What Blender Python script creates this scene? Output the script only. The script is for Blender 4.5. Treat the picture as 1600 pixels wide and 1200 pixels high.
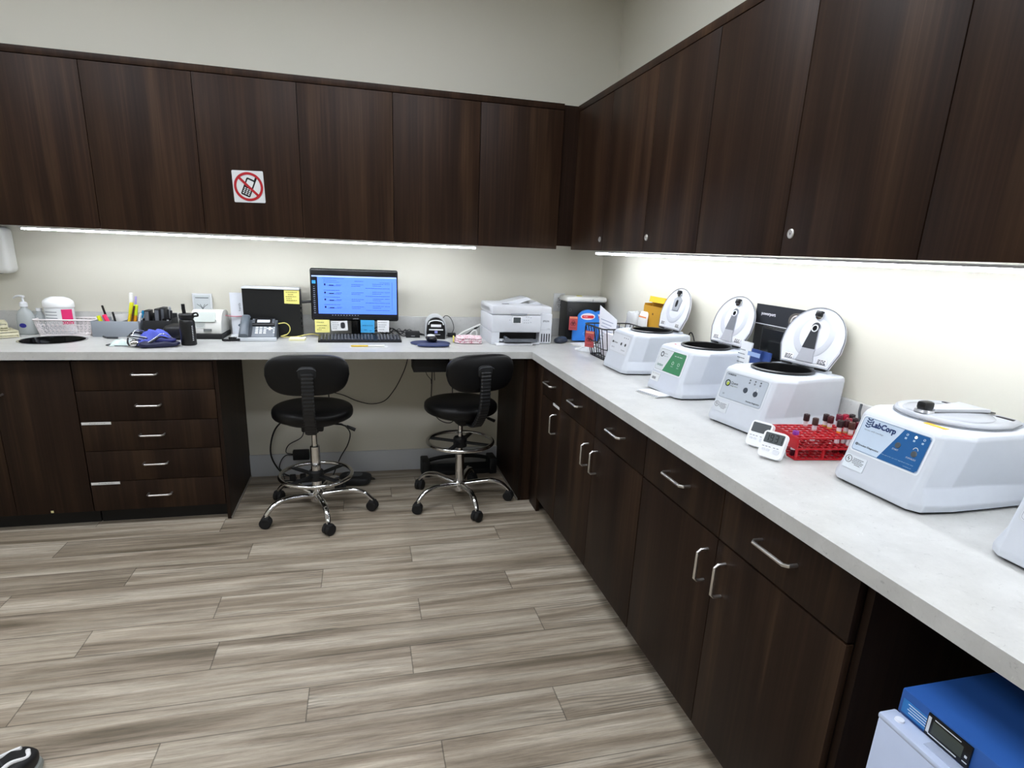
import bpy, bmesh, math, random
from mathutils import Vector, Matrix, noise
random.seed(7)
PI = math.pi
S = bpy.context.scene
for o in list(bpy.data.objects): bpy.data.objects.remove(o)
C = S.collection

# ------------------------------------------------------------ camera, exposure, world
cd = bpy.data.cameras.new('camera')
cam = bpy.data.objects.new('camera', cd); C.objects.link(cam)
cd.sensor_fit = 'HORIZONTAL'; cd.sensor_width = 36
cd.lens = 916.16 * 36 / 1600
cd.shift_x = 0.0002; cd.shift_y = 50.7 / 1600
cd.clip_start = 0.02
_f = Vector((0.24107787, 0.93142247, -0.27264197)); _r = Vector((0.97014418, -0.2389512, 0.04150417)); _u = Vector((0.02649021, 0.27450776, 0.96121993))
cam.matrix_world = Matrix(((_r.x, _u.x, -_f.x, -1.5612), (_r.y, _u.y, -_f.y, -3.7836), (_r.z, _u.z, -_f.z, 1.4592), (0, 0, 0, 1)))
S.camera = cam
S.view_settings.view_transform = 'Standard'; S.view_settings.look = 'None'
S.view_settings.gamma = 1; S.view_settings.use_curve_mapping = False
S.view_settings.exposure = 0.0
w = bpy.data.worlds.new('world'); S.world = w; w.use_nodes = True
w.node_tree.nodes['Background'].inputs[0].default_value = (.8, .85, .9, 1)
w.node_tree.nodes['Background'].inputs[1].default_value = 0.15
CEIL_E = 15.5      # ceiling panels
LED_E = 42.0      # strips under the wall cabinets

# ------------------------------------------------------------ materials
def lin(c):
    if isinstance(c, str):
        c = [int(c[i:i+2], 16) / 255 for i in (0, 2, 4)]
    return tuple((x / 12.92 if x <= .04045 else ((x + .055) / 1.055) ** 2.4) for x in c) + (1,)
_m = {}
def N(nt, t, **k):
    n = nt.nodes.new(t)
    for a, b in k.items():
        if a.startswith('i_'): n.inputs[a[2:].replace('_', ' ')].default_value = b
        else: setattr(n, a, b)
    return n
def mat(col, rough=.5, metal=0., spec=.5, coat=0., emit=0., alpha=1., trans=0., ior=1.45, noise_amt=.04, bump=0., scale=30.):
    key = (col, rough, metal, spec, coat, emit, alpha, trans, noise_amt, bump, scale)
    if key in _m: return _m[key]
    m = bpy.data.materials.new('mat_' + str(col)); m.use_nodes = True
    nt = m.node_tree; b = nt.nodes['Principled BSDF']; L = nt.links
    c = lin(col)
    b.inputs['Base Color'].default_value = c; b.inputs['Roughness'].default_value = rough
    b.inputs['Metallic'].default_value = metal; b.inputs['Specular IOR Level'].default_value = spec
    b.inputs['Coat Weight'].default_value = coat; b.inputs['IOR'].default_value = ior
    b.inputs['Transmission Weight'].default_value = trans; b.inputs['Alpha'].default_value = alpha
    tc = N(nt, 'ShaderNodeTexCoord'); nz = N(nt, 'ShaderNodeTexNoise', i_Scale=scale, i_Detail=4)
    L.new(tc.outputs['Object'], nz.inputs['Vector'])
    if noise_amt and not trans:
        mr = N(nt, 'ShaderNodeMapRange'); mr.inputs['To Min'].default_value = 1 - noise_amt; mr.inputs['To Max'].default_value = 1 + noise_amt
        L.new(nz.outputs['Fac'], mr.inputs['Value'])
        mx = N(nt, 'ShaderNodeVectorMath', operation='MULTIPLY'); mx.inputs[0].default_value = c[:3]
        L.new(mr.outputs[0], mx.inputs[1]); L.new(mx.outputs[0], b.inputs['Base Color'])
        m2 = N(nt, 'ShaderNodeMapRange'); m2.inputs['To Min'].default_value = max(0, rough - .05); m2.inputs['To Max'].default_value = min(1, rough + .05)
        L.new(nz.outputs['Fac'], m2.inputs['Value']); L.new(m2.outputs[0], b.inputs['Roughness'])
    if bump:
        bp = N(nt, 'ShaderNodeBump'); bp.inputs['Strength'].default_value = bump; bp.inputs['Distance'].default_value = .002
        L.new(nz.outputs['Fac'], bp.inputs['Height']); L.new(bp.outputs[0], b.inputs['Normal'])
    if emit:
        b.inputs['Emission Color'].default_value = c; b.inputs['Emission Strength'].default_value = emit
    _m[key] = m; return m

def ramp(nt, stops, interp='LINEAR'):
    r = N(nt, 'ShaderNodeValToRGB'); cr = r.color_ramp; cr.interpolation = interp
    while len(cr.elements) < len(stops): cr.elements.new(.5)
    for e, (p, c) in zip(cr.elements, stops): e.position = p; e.color = lin(c) if isinstance(c, str) else (c, c, c, 1)
    return r

def wood_mat(name, dark, mid, light, rough=.5):
    """dark laminate with vertical streaks (streaks along object Z)"""
    m = bpy.data.materials.new(name); m.use_nodes = True; nt = m.node_tree; L = nt.links; b = nt.nodes['Principled BSDF']
    tc = N(nt, 'ShaderNodeTexCoord'); oi = N(nt, 'ShaderNodeObjectInfo')
    mul = N(nt, 'ShaderNodeMath', operation='MULTIPLY'); mul.inputs[1].default_value = 37.
    L.new(oi.outputs['Random'], mul.inputs[0])
    add = N(nt, 'ShaderNodeVectorMath', operation='ADD'); L.new(tc.outputs['Object'], add.inputs[0]); L.new(mul.outputs[0], add.inputs[1])
    mp = N(nt, 'ShaderNodeMapping'); mp.inputs['Scale'].default_value = (6, 6, .35); L.new(add.outputs[0], mp.inputs['Vector'])
    n1 = N(nt, 'ShaderNodeTexNoise', i_Scale=1.6, i_Detail=5, i_Roughness=.55, i_Distortion=.3); L.new(mp.outputs[0], n1.inputs['Vector'])
    mp2 = N(nt, 'ShaderNodeMapping'); mp2.inputs['Scale'].default_value = (60, 60, .8); L.new(add.outputs[0], mp2.inputs['Vector'])
    n2 = N(nt, 'ShaderNodeTexNoise', i_Scale=1.5, i_Detail=3, i_Roughness=.6); L.new(mp2.outputs[0], n2.inputs['Vector'])
    r1 = ramp(nt, [(.28, dark), (.52, mid), (.72, light)]); L.new(n1.outputs['Fac'], r1.inputs['Fac'])
    r2 = ramp(nt, [(.35, .78), (.55, 1.), (.68, 1.3)]); L.new(n2.outputs['Fac'], r2.inputs['Fac'])
    mx = N(nt, 'ShaderNodeVectorMath', operation='MULTIPLY'); L.new(r1.outputs[0], mx.inputs[0]); L.new(r2.outputs[0], mx.inputs[1])
    L.new(mx.outputs[0], b.inputs['Base Color'])
    b.inputs['Roughness'].default_value = rough; b.inputs['Specular IOR Level'].default_value = .16
    bp = N(nt, 'ShaderNodeBump'); bp.inputs['Strength'].default_value = .05; bp.inputs['Distance'].default_value = .001
    L.new(n2.outputs['Fac'], bp.inputs['Height']); L.new(bp.outputs[0], b.inputs['Normal'])
    return m
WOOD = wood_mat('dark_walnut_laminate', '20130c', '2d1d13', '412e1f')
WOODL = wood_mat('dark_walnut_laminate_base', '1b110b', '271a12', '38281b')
EDGE = mat('1c1411', .5)

def wall_mat(name, col):
    m = bpy.data.materials.new(name); m.use_nodes = True; nt = m.node_tree; L = nt.links; b = nt.nodes['Principled BSDF']
    tc = N(nt, 'ShaderNodeTexCoord'); n1 = N(nt, 'ShaderNodeTexNoise', i_Scale=1.3, i_Detail=2); n2 = N(nt, 'ShaderNodeTexNoise', i_Scale=220, i_Detail=3)
    L.new(tc.outputs['Object'], n1.inputs['Vector']); L.new(tc.outputs['Object'], n2.inputs['Vector'])
    mr = N(nt, 'ShaderNodeMapRange'); mr.inputs['To Min'].default_value = .975; mr.inputs['To Max'].default_value = 1.025; L.new(n1.outputs['Fac'], mr.inputs['Value'])
    mx = N(nt, 'ShaderNodeVectorMath', operation='MULTIPLY'); mx.inputs[0].default_value = lin(col)[:3]; L.new(mr.outputs[0], mx.inputs[1])
    L.new(mx.outputs[0], b.inputs['Base Color']); b.inputs['Roughness'].default_value = .7; b.inputs['Specular IOR Level'].default_value = .25
    bp = N(nt, 'ShaderNodeBump'); bp.inputs['Strength'].default_value = .12; bp.inputs['Distance'].default_value = .001
    L.new(n2.outputs['Fac'], bp.inputs['Height']); L.new(bp.outputs[0], b.inputs['Normal'])
    return m
WALL = wall_mat('wall_paint', 'd9d6c9'); BASEB = wall_mat('baseboard_paint', 'c9ccd0'); CEILM = wall_mat('ceiling_paint', 'e8e8e4')

def quartz():
    m = bpy.data.materials.new('quartz'); m.use_nodes = True; nt = m.node_tree; L = nt.links; b = nt.nodes['Principled BSDF']
    tc = N(nt, 'ShaderNodeTexCoord')
    n1 = N(nt, 'ShaderNodeTexNoise', i_Scale=9, i_Detail=6, i_Roughness=.65); L.new(tc.outputs['Object'], n1.inputs['Vector'])
    v = N(nt, 'ShaderNodeTexVoronoi', i_Scale=120); L.new(tc.outputs['Object'], v.inputs['Vector'])
    n3 = N(nt, 'ShaderNodeTexNoise', i_Scale=55, i_Detail=4, i_Roughness=.7, i_Distortion=1.5); L.new(tc.outputs['Object'], n3.inputs['Vector'])
    r1 = ramp(nt, [(.3, 'b6b6b3'), (.6, 'c3c3c0')]); L.new(n1.outputs['Fac'], r1.inputs['Fac'])
    r3 = ramp(nt, [(.30, .72), (.37, .97), (.64, 1.), (.70, 1.14)]); L.new(n3.outputs['Fac'], r3.inputs['Fac'])
    rv = ramp(nt, [(.0, .8), (.07, .97), (.3, 1.)]); L.new(v.outputs['Distance'], rv.inputs['Fac'])
    m1 = N(nt, 'ShaderNodeVectorMath', operation='MULTIPLY'); L.new(r1.outputs[0], m1.inputs[0]); L.new(r3.outputs[0], m1.inputs[1])
    m2 = N(nt, 'ShaderNodeVectorMath', operation='MULTIPLY'); L.new(m1.outputs[0], m2.inputs[0]); L.new(rv.outputs[0], m2.inputs[1])
    L.new(m2.outputs[0], b.inputs['Base Color']); b.inputs['Roughness'].default_value = .3; b.inputs['Specular IOR Level'].default_value = .4
    return m
QUARTZ = quartz()

def floor_mat():
    m = bpy.data.materials.new('grey_oak_planks'); m.use_nodes = True; nt = m.node_tree; L = nt.links; b = nt.nodes['Principled BSDF']
    uv = N(nt, 'ShaderNodeUVMap', uv_map='plank'); rn = N(nt, 'ShaderNodeAttribute', attribute_name='rnd'); 
    sep = N(nt, 'ShaderNodeSeparateXYZ'); L.new(uv.outputs[0], sep.inputs[0])
    comb = N(nt, 'ShaderNodeCombineXYZ'); L.new(sep.outputs[0], comb.inputs[0]); L.new(sep.outputs[1], comb.inputs[1])
    mr = N(nt, 'ShaderNodeMath', operation='MULTIPLY'); mr.inputs[1].default_value = 90.; L.new(rn.outputs['Fac'], mr.inputs[0]); L.new(mr.outputs[0], comb.inputs[2])
    def nz(sx, sy, sc, det=5, rough=.6, dist=0.):
        mp = N(nt, 'ShaderNodeMapping'); mp.inputs['Scale'].default_value = (sx, sy, 1); L.new(comb.outputs[0], mp.inputs['Vector'])
        n = N(nt, 'ShaderNodeTexNoise', i_Scale=sc, i_Detail=det, i_Roughness=rough, i_Distortion=dist); L.new(mp.outputs[0], n.inputs['Vector']); return n
    broad = nz(.9, 14, 1.0, 4, .6, .5); mid = nz(2.6, 60, 1.0, 8, .78, .8); fine = nz(18, 330, 1.0, 5, .8); flame = nz(1.6, 7, 1.0, 2, .5, .6)
    r1 = ramp(nt, [(.30, '6f6454'), (.45, '958877'), (.58, 'b0a594'), (.74, 'c8beae')]); L.new(broad.outputs['Fac'], r1.inputs['Fac'])
    r2 = ramp(nt, [(.30, .50), (.42, .84), (.54, 1.02), (.72, 1.26)]); L.new(mid.outputs['Fac'], r2.inputs['Fac'])
    r3 = ramp(nt, [(.30, .72), (.5, 1.), (.7, 1.14)]); L.new(fine.outputs['Fac'], r3.inputs['Fac'])
    # cathedral figure: warped rings shown only in patches
    wv = N(nt, 'ShaderNodeTexWave', wave_type='BANDS', bands_direction='Y', i_Scale=2.5, i_Distortion=15.0, i_Detail=1.5); wv.inputs['Detail Scale'].default_value = .55
    mpw = N(nt, 'ShaderNodeMapping'); mpw.inputs['Scale'].default_value = (1.6, 9.5, 1); L.new(comb.outputs[0], mpw.inputs['Vector']); L.new(mpw.outputs[0], wv.inputs['Vector'])
    rw = ramp(nt, [(.05, .55), (.3, .92), (1., 1.06)]); L.new(wv.outputs['Fac'], rw.inputs['Fac'])
    rf = ramp(nt, [(.55, 0.), (.64, 1.)]); L.new(flame.outputs['Fac'], rf.inputs['Fac'])
    mixw = N(nt, 'ShaderNodeMix', data_type='RGBA'); L.new(rf.outputs[0], mixw.inputs[0]); mixw.inputs[6].default_value = (1, 1, 1, 1); L.new(rw.outputs[0], mixw.inputs[7])
    rr = N(nt, 'ShaderNodeMapRange'); rr.inputs['To Min'].default_value = .93; rr.inputs['To Max'].default_value = 1.05; L.new(rn.outputs['Fac'], rr.inputs['Value'])
    # seams
    v = N(nt, 'ShaderNodeUVMap', uv_map='edge'); sv = N(nt, 'ShaderNodeSeparateXYZ'); L.new(v.outputs[0], sv.inputs[0])
    mn = N(nt, 'ShaderNodeMath', operation='MINIMUM'); L.new(sv.outputs[0], mn.inputs[0]); L.new(sv.outputs[1], mn.inputs[1])
    re = N(nt, 'ShaderNodeMapRange'); re.inputs['From Max'].default_value = .0028; re.inputs['From Min'].default_value = .0006; re.inputs['To Min'].default_value = .38; L.new(mn.outputs[0], re.inputs['Value'])
    cur = r1.outputs[0]
    for o in (r2.outputs[0], r3.outputs[0], mixw.outputs[2], rr.outputs[0], re.outputs[0]):
        q = N(nt, 'ShaderNodeVectorMath', operation='MULTIPLY'); L.new(cur, q.inputs[0]); L.new(o, q.inputs[1]); cur = q.outputs[0]
    L.new(cur, b.inputs['Base Color']); b.inputs['Roughness'].default_value = .45; b.inputs['Specular IOR Level'].default_value = .35
    bp = N(nt, 'ShaderNodeBump'); bp.inputs['Strength'].default_value = .15; bp.inputs['Distance'].default_value = .001
    L.new(mid.outputs['Fac'], bp.inputs['Height']); L.new(bp.outputs[0], b.inputs['Normal'])
    return m

# common plain materials
WHITE = mat('dbdde0', .35); WHITE2 = mat('d2d4d8', .45); OFFW = mat('ded9c6', .5); BLACK = mat('0c0c0e', .35); BLACKM = mat('101113', .6)
LEATHER = mat('050506', .42, spec=.35, bump=.15, scale=250); CHROME = mat('d8d8d8', .12, 1.); NICKEL = mat('dddbd8', .34, 1.); STEEL = mat('b9babb', .22, 1.)
GREY = mat('8f9399', .5); DGREY = mat('3d4044', .5); RUBBER = mat('141415', .7); PAPER = mat('d9d9d6', .8); INK = mat('2b2b33', .8)
YEL = mat('e6dc7e', .8); CORD = mat('0d0d0e', .5); CABLEW = mat('dcdcd8', .5)

# ------------------------------------------------------------ mesh builder
class MB:
    def __init__(s): s.bm = bmesh.new(); s.mi = 0; s.mats = []
    def use(s, m):
        if m not in s.mats: s.mats.append(m)
        s.mi = s.mats.index(m); return s
    def _tag(s, faces):
        for f in faces: f.material_index = s.mi
    def box(s, c, d, r=0., rot=None, seg=2):
        """centre c, size d, bevel r, rot = (x,y,z) euler"""
        v0 = set(s.bm.verts); f0 = set(s.bm.faces)
        g = bmesh.ops.create_cube(s.bm, size=1)
        M = Matrix.Translation(c)
        if rot:
            from mathutils import Euler
            M = M @ Euler(rot).to_matrix().to_4x4()
        M = M @ Matrix.Diagonal((d[0], d[1], d[2], 1))
        bmesh.ops.transform(s.bm, matrix=M, verts=g['verts'])
        if r > 0:
            es = {e for v in g['verts'] for e in v.link_edges}
            bmesh.ops.bevel(s.bm, geom=list(es), offset=min(r, min(d) * .49), segments=seg, profile=.5, affect='EDGES')
        s._tag([f for f in s.bm.faces if f not in f0]); return s
    def prism(s, pts, y0, y1, axis='Y', M=None):
        """outline pts (a,b) extruded. axis Y: (x,z) ; Z: (x,y) ; X: (y,z)"""
        def P(a, b, t): return {'Y': (a, t, b), 'Z': (a, b, t), 'X': (t, a, b)}[axis]
        A = [s.bm.verts.new(P(a, b, y0)) for a, b in pts]; B = [s.bm.verts.new(P(a, b, y1)) for a, b in pts]
        fs = [s.bm.faces.new(A), s.bm.faces.new(B[::-1])]
        n = len(pts)
        for i in range(n): fs.append(s.bm.faces.new((A[i], B[i], B[(i+1) % n], A[(i+1) % n])))
        bmesh.ops.recalc_face_normals(s.bm, faces=fs); s._tag(fs)
        if M: bmesh.ops.transform(s.bm, matrix=M, verts=A + B)
        return s
    def lathe(s, prof, c=(0, 0, 0), n=32, M=None, cap=True):
        """prof (r,z) about Z"""
        rings = []; fs = []
        for r, z in prof:
            if r < 1e-5: rings.append([s.bm.verts.new((0, 0, z))])
            else: rings.append([s.bm.verts.new((r * math.cos(2*PI*i/n), r * math.sin(2*PI*i/n), z)) for i in range(n)])
        for a, b in zip(rings, rings[1:]):
            for i in range(n):
                j = (i + 1) % n
                if len(a) == 1 and len(b) == 1: continue
                if len(a) == 1: fs.append(s.bm.faces.new((a[0], b[j], b[i])))
                elif len(b) == 1: fs.append(s.bm.faces.new((a[i], a[j], b[0])))
                else: fs.append(s.bm.faces.new((a[i], a[j], b[j], b[i])))
        if prof[0][0] == prof[-1][0] and prof[0][0] > 1e-5 and len(prof) == 4:   # closed ring section
            A, B_ = rings[-1], rings[0]; fs += [s.bm.faces.new((A[i], A[(i+1) % n], B_[(i+1) % n], B_[i])) for i in range(n)]
        elif cap:
            if len(rings[0]) > 1: fs.append(s.bm.faces.new(rings[0][::-1]))
            if len(rings[-1]) > 1: fs.append(s.bm.faces.new(rings[-1]))
        bmesh.ops.recalc_face_normals(s.bm, faces=fs)
        vs = [v for r in rings for v in r]
        bmesh.ops.transform(s.bm, matrix=Matrix.Translation(c) @ (M or Matrix()), verts=vs)
        s._tag(fs); return s
    def cyl(s, a, b, r, r2=None, n=20, cap=True):
        return s.tube([a, b], [r, r if r2 is None else r2], n=n)
    def tube(s, path, r=.005, n=10, closed=False, flat=1.):
        P = [Vector(p) for p in path]; m = len(P); rs = r if isinstance(r, (list, tuple)) else [r] * m
        rings = []; fs = []; up = None
        for i, p in enumerate(P):
            if closed: t = (P[(i+1) % m] - P[i-1]).normalized()
            else: t = (P[min(i+1, m-1)] - P[max(i-1, 0)]).normalized()
            if up is None:
                up = Vector((0, 0, 1)) if abs(t.z) < .9 else Vector((0, 1, 0))
            u = (up - t * up.dot(t)).normalized(); up = u; v = t.cross(u)
            rings.append([s.bm.verts.new(p + (u * math.cos(2*PI*k/n) * flat + v * math.sin(2*PI*k/n)) * rs[i]) for k in range(n)])
        pr = list(zip(rings, rings[1:])) + ([(rings[-1], rings[0])] if closed else [])
        for a, b in pr:
            for k in range(n): fs.append(s.bm.faces.new((a[k], a[(k+1) % n], b[(k+1) % n], b[k])))
        if not closed: fs += [s.bm.faces.new(rings[0][::-1]), s.bm.faces.new(rings[-1])]
        bmesh.ops.recalc_face_normals(s.bm, faces=fs); s._tag(fs); return s
    def supere(s, c, d, e1=.4, e2=.4, nu=40, nv=20, fn=None):
        """superellipsoid, radii d; e1 vertical squareness, e2 horizontal; fn deforms local point"""
        def sp(x, e): return math.copysign(abs(x) ** e, x)
        rings = []; fs = []
        for j in range(nv + 1):
            ph = -PI/2 + PI * j / nv; ring = []
            if j in (0, nv):
                q = Vector((0, 0, sp(math.sin(ph), e1)))
                q = Vector((q.x*d[0], q.y*d[1], q.z*d[2])); q = Vector(fn(q)) if fn else q
                rings.append([s.bm.verts.new(q + Vector(c))]); continue
            for i in range(nu):
                th = 2*PI*i/nu
                q = Vector((sp(math.cos(ph), e1)*sp(math.cos(th), e2)*d[0], sp(math.cos(ph), e1)*sp(math.sin(th), e2)*d[1], sp(math.sin(ph), e1)*d[2]))
                q = Vector(fn(q)) if fn else q
                ring.append(s.bm.verts.new(q + Vector(c)))
            rings.append(ring)
        for a, b in zip(rings, rings[1:]):
            for i in range(nu):
                j = (i+1) % nu
                if len(a) == 1: fs.append(s.bm.faces.new((a[0], b[j], b[i])))
                elif len(b) == 1: fs.append(s.bm.faces.new((a[i], a[j], b[0])))
                else: fs.append(s.bm.faces.new((a[i], a[j], b[j], b[i])))
        bmesh.ops.recalc_face_normals(s.bm, faces=fs); s._tag(fs); return s
    def loft(s, rings, cap=True, close=True):
        R = [[s.bm.verts.new(p) for p in r] for r in rings]; fs = []; n = len(R[0])
        for a, b in zip(R, R[1:]):
            for i in range(n if close else n-1): fs.append(s.bm.faces.new((a[i], a[(i+1) % n], b[(i+1) % n], b[i])))
        if cap: fs += [s.bm.faces.new(R[0][::-1]), s.bm.faces.new(R[-1])]
        bmesh.ops.recalc_face_normals(s.bm, faces=fs); s._tag(fs); return s
    def sheet(s, nx, ny, f, thick=.0015):
        """closed thin sheet from f(u,v)->(x,y,z)"""
        T = [[s.bm.verts.new(f(i/nx, j/ny)) for i in range(nx+1)] for j in range(ny+1)]
        Bv = [[s.bm.verts.new(Vector(f(i/nx, j/ny)) - Vector((0, 0, thick))) for i in range(nx+1)] for j in range(ny+1)]
        fs = []
        for j in range(ny):
            for i in range(nx):
                fs.append(s.bm.faces.new((T[j][i], T[j][i+1], T[j+1][i+1], T[j+1][i]))); fs.append(s.bm.faces.new((Bv[j][i], Bv[j+1][i], Bv[j+1][i+1], Bv[j][i+1])))
        rim = [(j, 0) for j in range(ny)] and ([(0, i) for i in range(nx)] + [(j, nx) for j in range(ny)] + [(ny, i) for i in range(nx, 0, -1)] + [(j, 0) for j in range(ny, 0, -1)])
        for k in range(len(rim)):
            a = rim[k]; b = rim[(k+1) % len(rim)]
            fs.append(s.bm.faces.new((T[a[0]][a[1]], Bv[a[0]][a[1]], Bv[b[0]][b[1]], T[b[0]][b[1]])))
        bmesh.ops.recalc_face_normals(s.bm, faces=fs); s._tag(fs); return s
    def build(s, name, m=None, parent=None, loc=(0, 0, 0), rot=(0, 0, 0), smooth=35, label=None):
        me = bpy.data.meshes.new(name); s.bm.to_mesh(me); s.bm.free()
        for mm in (s.mats or [m]): me.materials.append(mm)
        if smooth:
            for p in me.polygons: p.use_smooth = True
            me.set_sharp_from_angle(angle=math.radians(smooth))
        o = bpy.data.objects.new(name, me); C.objects.link(o)
        o.location = loc; o.rotation_euler = rot
        if parent: o.parent = parent
        if label: o['label'] = label
        return o

def tag(o, label, cat, group=None):
    o['label'] = label; o['category'] = cat
    if group: o['group'] = group
    return o
def thing(name, label, cat, loc=(0, 0, 0), rot=0., group=None):
    o = bpy.data.objects.new(name, None); C.objects.link(o); o.empty_display_size = .05
    o.location = loc; o.rotation_euler = rot if isinstance(rot, tuple) else (0, 0, rot)
    return tag(o, label, cat, group)
def struct(o): o['kind'] = 'structure'; return o
def copytree(o, parent=None):
    c = o.copy(); C.objects.link(c)
    if parent: c.parent = parent
    for ch in list(o.children): copytree(ch, c)
    return c
def place(o, loc, rot=0., label=None, group=None):
    o.location = loc; o.rotation_euler = rot if isinstance(rot, tuple) else (0, 0, rot)
    if label: o['label'] = label
    if group: o['group'] = group
    return o
def bx(name, c, d, m, parent=None, r=0., rot=None, label=None):
    return MB().box(c, d, r, rot).build(name, m, parent, label=label)
def rrect(w, h, r, n=5, cx=0, cy=0):
    out = []
    for sx, sy, a0 in ((1, 1, 0), (-1, 1, 90), (-1, -1, 180), (1, -1, 270)):
        for k in range(n + 1):
            a = math.radians(a0 + 90 * k / n); out.append((cx + sx * (w/2 - r) + r * math.cos(a), cy + sy * (h/2 - r) + r * math.sin(a)))
    return out
def text(body, h, x, z, m, parent, y=-.001, w=None, name='lettering', bold=0., rotz=0., thick=.0004, plane='XZ', shear=0.):
    """flat raised lettering, centred on (x,z) in the parent's face plane (facing -Y)"""
    cu = bpy.data.curves.new('t', 'FONT'); cu.body = body; cu.size = 1; cu.offset = bold; cu.extrude = 0; cu.resolution_u = 2; cu.shear = shear
    t = bpy.data.objects.new('t', cu); C.objects.link(t); bpy.context.view_layer.update()
    me = bpy.data.meshes.new_from_object(t.evaluated_get(bpy.context.evaluated_depsgraph_get()))
    bpy.data.objects.remove(t); bpy.data.curves.remove(cu)
    xs = [v.co.x for v in me.vertices]; ys = [v.co.y for v in me.vertices]
    cx, cy = (min(xs)+max(xs))/2, (min(ys)+max(ys))/2; sc = h / max(1e-6, max(ys)-min(ys)); sx = (w / (max(xs)-min(xs))) if w else sc
    c, s_ = math.cos(rotz), math.sin(rotz)
    for v in me.vertices:
        a, b = (v.co.x - cx) * sx, (v.co.y - cy) * sc
        a, b = a*c - b*s_, a*s_ + b*c
        v.co = (x + a, y, z + b) if plane == 'XZ' else (x + a, z + b, y)
    me.materials.append(m); me.name = name
    o = bpy.data.objects.new(name, me); C.objects.link(o); o.parent = parent
    return o
def lines(name, rows, m, parent, y=-.0012, h=.0015, plane='XZ'):
    """small print: rows of (x0, x1, z)"""
    b = MB()
    for x0, x1, z in rows:
        x = x0
        while x < x1:
            wd = min(random.uniform(.35, 1.1) * h * 4, x1 - x)
            if plane == 'XZ': b.box((x + wd/2, y, z), (wd, .0004, h))
            else: b.box((x + wd/2, z, y), (wd, h, .0004))
            x += wd + h * .8
    return b.build(name, m, parent, smooth=0)
def bez(pts, n=8):
    """catmull-rom through pts"""
    P = [Vector(p) for p in pts]; P = [P[0]*2 - P[1]] + P + [P[-1]*2 - P[-2]]; out = []
    for i in range(1, len(P) - 2):
        a, b, c, d = P[i-1:i+3]
        for k in range(n):
            t = k / n; out.append(.5*((2*b) + (c-a)*t + (2*a-5*b+4*c-d)*t*t + (-a+3*b-3*c+d)*t**3))
    out.append(P[-2]); return out
ZC = .914

# ============================================================ room
XL, YF, ZCL = -4.9, -6.2, 3.05
struct(bx('wall_back', ((XL)/2, .05, ZCL/2), (-XL + .2, .1, ZCL), WALL))
struct(bx('wall_right', (.05, YF/2, ZCL/2), (.1, -YF, ZCL), WALL))
struct(bx('wall_left', (XL - .05, YF/2, ZCL/2), (.1, -YF, ZCL), WALL))
struct(bx('wall_front', (XL/2, YF - .05, ZCL/2), (-XL + .2, .1, ZCL), WALL))
struct(bx('ceiling', (XL/2, YF/2, ZCL + .05), (-XL + .2, -YF + .2, .1), CEILM))

def make_floor():
    bm = bmesh.new(); uvp = bm.loops.layers.uv.new('plank'); uve = bm.loops.layers.uv.new('edge'); rn = bm.faces.layers.float.new('rnd')
    L, Wd = 1.228, .1555; known = {-1: -2.99, 0: -2.125, 1: -2.592, 2: -1.773, 3: -2.173, 4: -2.592, 5: -2.117, 6: -2.65, 7: -1.772, 8: -2.183, 9: -1.363}
    k = -7
    while True:
        y1 = -.925 - Wd * k; y0 = y1 - Wd
        if y1 < YF: break
        j = known.get(k, random.uniform(-3, -1.8)); x = j - L * math.ceil((j - XL) / L)
        while x < 0:
            a, b = max(x, XL), min(x + L, 0); c, d = max(y0, YF), min(y1, 0)
            if b - a > 1e-4 and d - c > 1e-4:
                # frame strips so the edge distance varies only near the edge
                e = .004; xs = [a, a + e, b - e, b]; ys = [c, c + e, d - e, d]
                V = [[bm.verts.new((p, q, 0)) for p in xs] for q in ys]; r = random.random(); off = random.uniform(0, 40)
                for jj in range(3):
                    for ii in range(3):
                        f = bm.faces.new((V[jj][ii], V[jj][ii+1], V[jj+1][ii+1], V[jj+1][ii])); f[rn] = r
                        for l in f.loops:
                            p = l.vert.co; l[uvp].uv = (p.x - x + off, p.y - y0 + off)
                            l[uve].uv = (min(p.x - x, x + L - p.x), min(p.y - y0, y1 - p.y))
            x += L
        k += 1
    bmesh.ops.remove_doubles(bm, verts=bm.verts, dist=1e-5)
    g = bmesh.ops.extrude_face_region(bm, geom=bm.faces[:0]) if False else None
    me = bpy.data.meshes.new('floor'); bm.to_mesh(me); bm.free(); me.materials.append(floor_mat())
    o = bpy.data.objects.new('floor', me); C.objects.link(o); struct(o)
make_floor()
struct(bx('baseboard_back', (-1.483, -.006, .072), (1.6, .012, .144), BASEB, r=.002))

# ceiling light panels
def ceiling_panel(x, y, label):
    t = thing('ceiling_light', label, 'ceiling light', (x, y, ZCL - .02), 0, 'recessed ceiling panels')
    f = MB(); a, b = 1.22, .62
    for c, d in (((0, b/2 - .015, 0), (a, .03, .04)), ((0, -b/2 + .015, 0), (a, .03, .04)), ((a/2 - .015, 0, 0), (.03, b - .06, .04)), ((-a/2 + .015, 0, 0), (.03, b - .06, .04))): f.box(c, d)
    f.build('frame', WHITE, t)
    bx('diffuser', (0, 0, .006), (a - .06, b - .06, .01), mat('f1f6ff', .5, emit=CEIL_E, noise_amt=0), t)
for i, (x, y) in enumerate(((-3.3, -1.55), (-1.5, -1.55), (-3.3, -3.7), (-1.5, -3.7))):
    ceiling_panel(x, y, ['white recessed ceiling panel at the far left of the room', 'white recessed ceiling panel over the stools, nearer the corner', 'white recessed ceiling panel at the near left of the room', 'white recessed ceiling panel over the camera by the right counter'][i])

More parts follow.
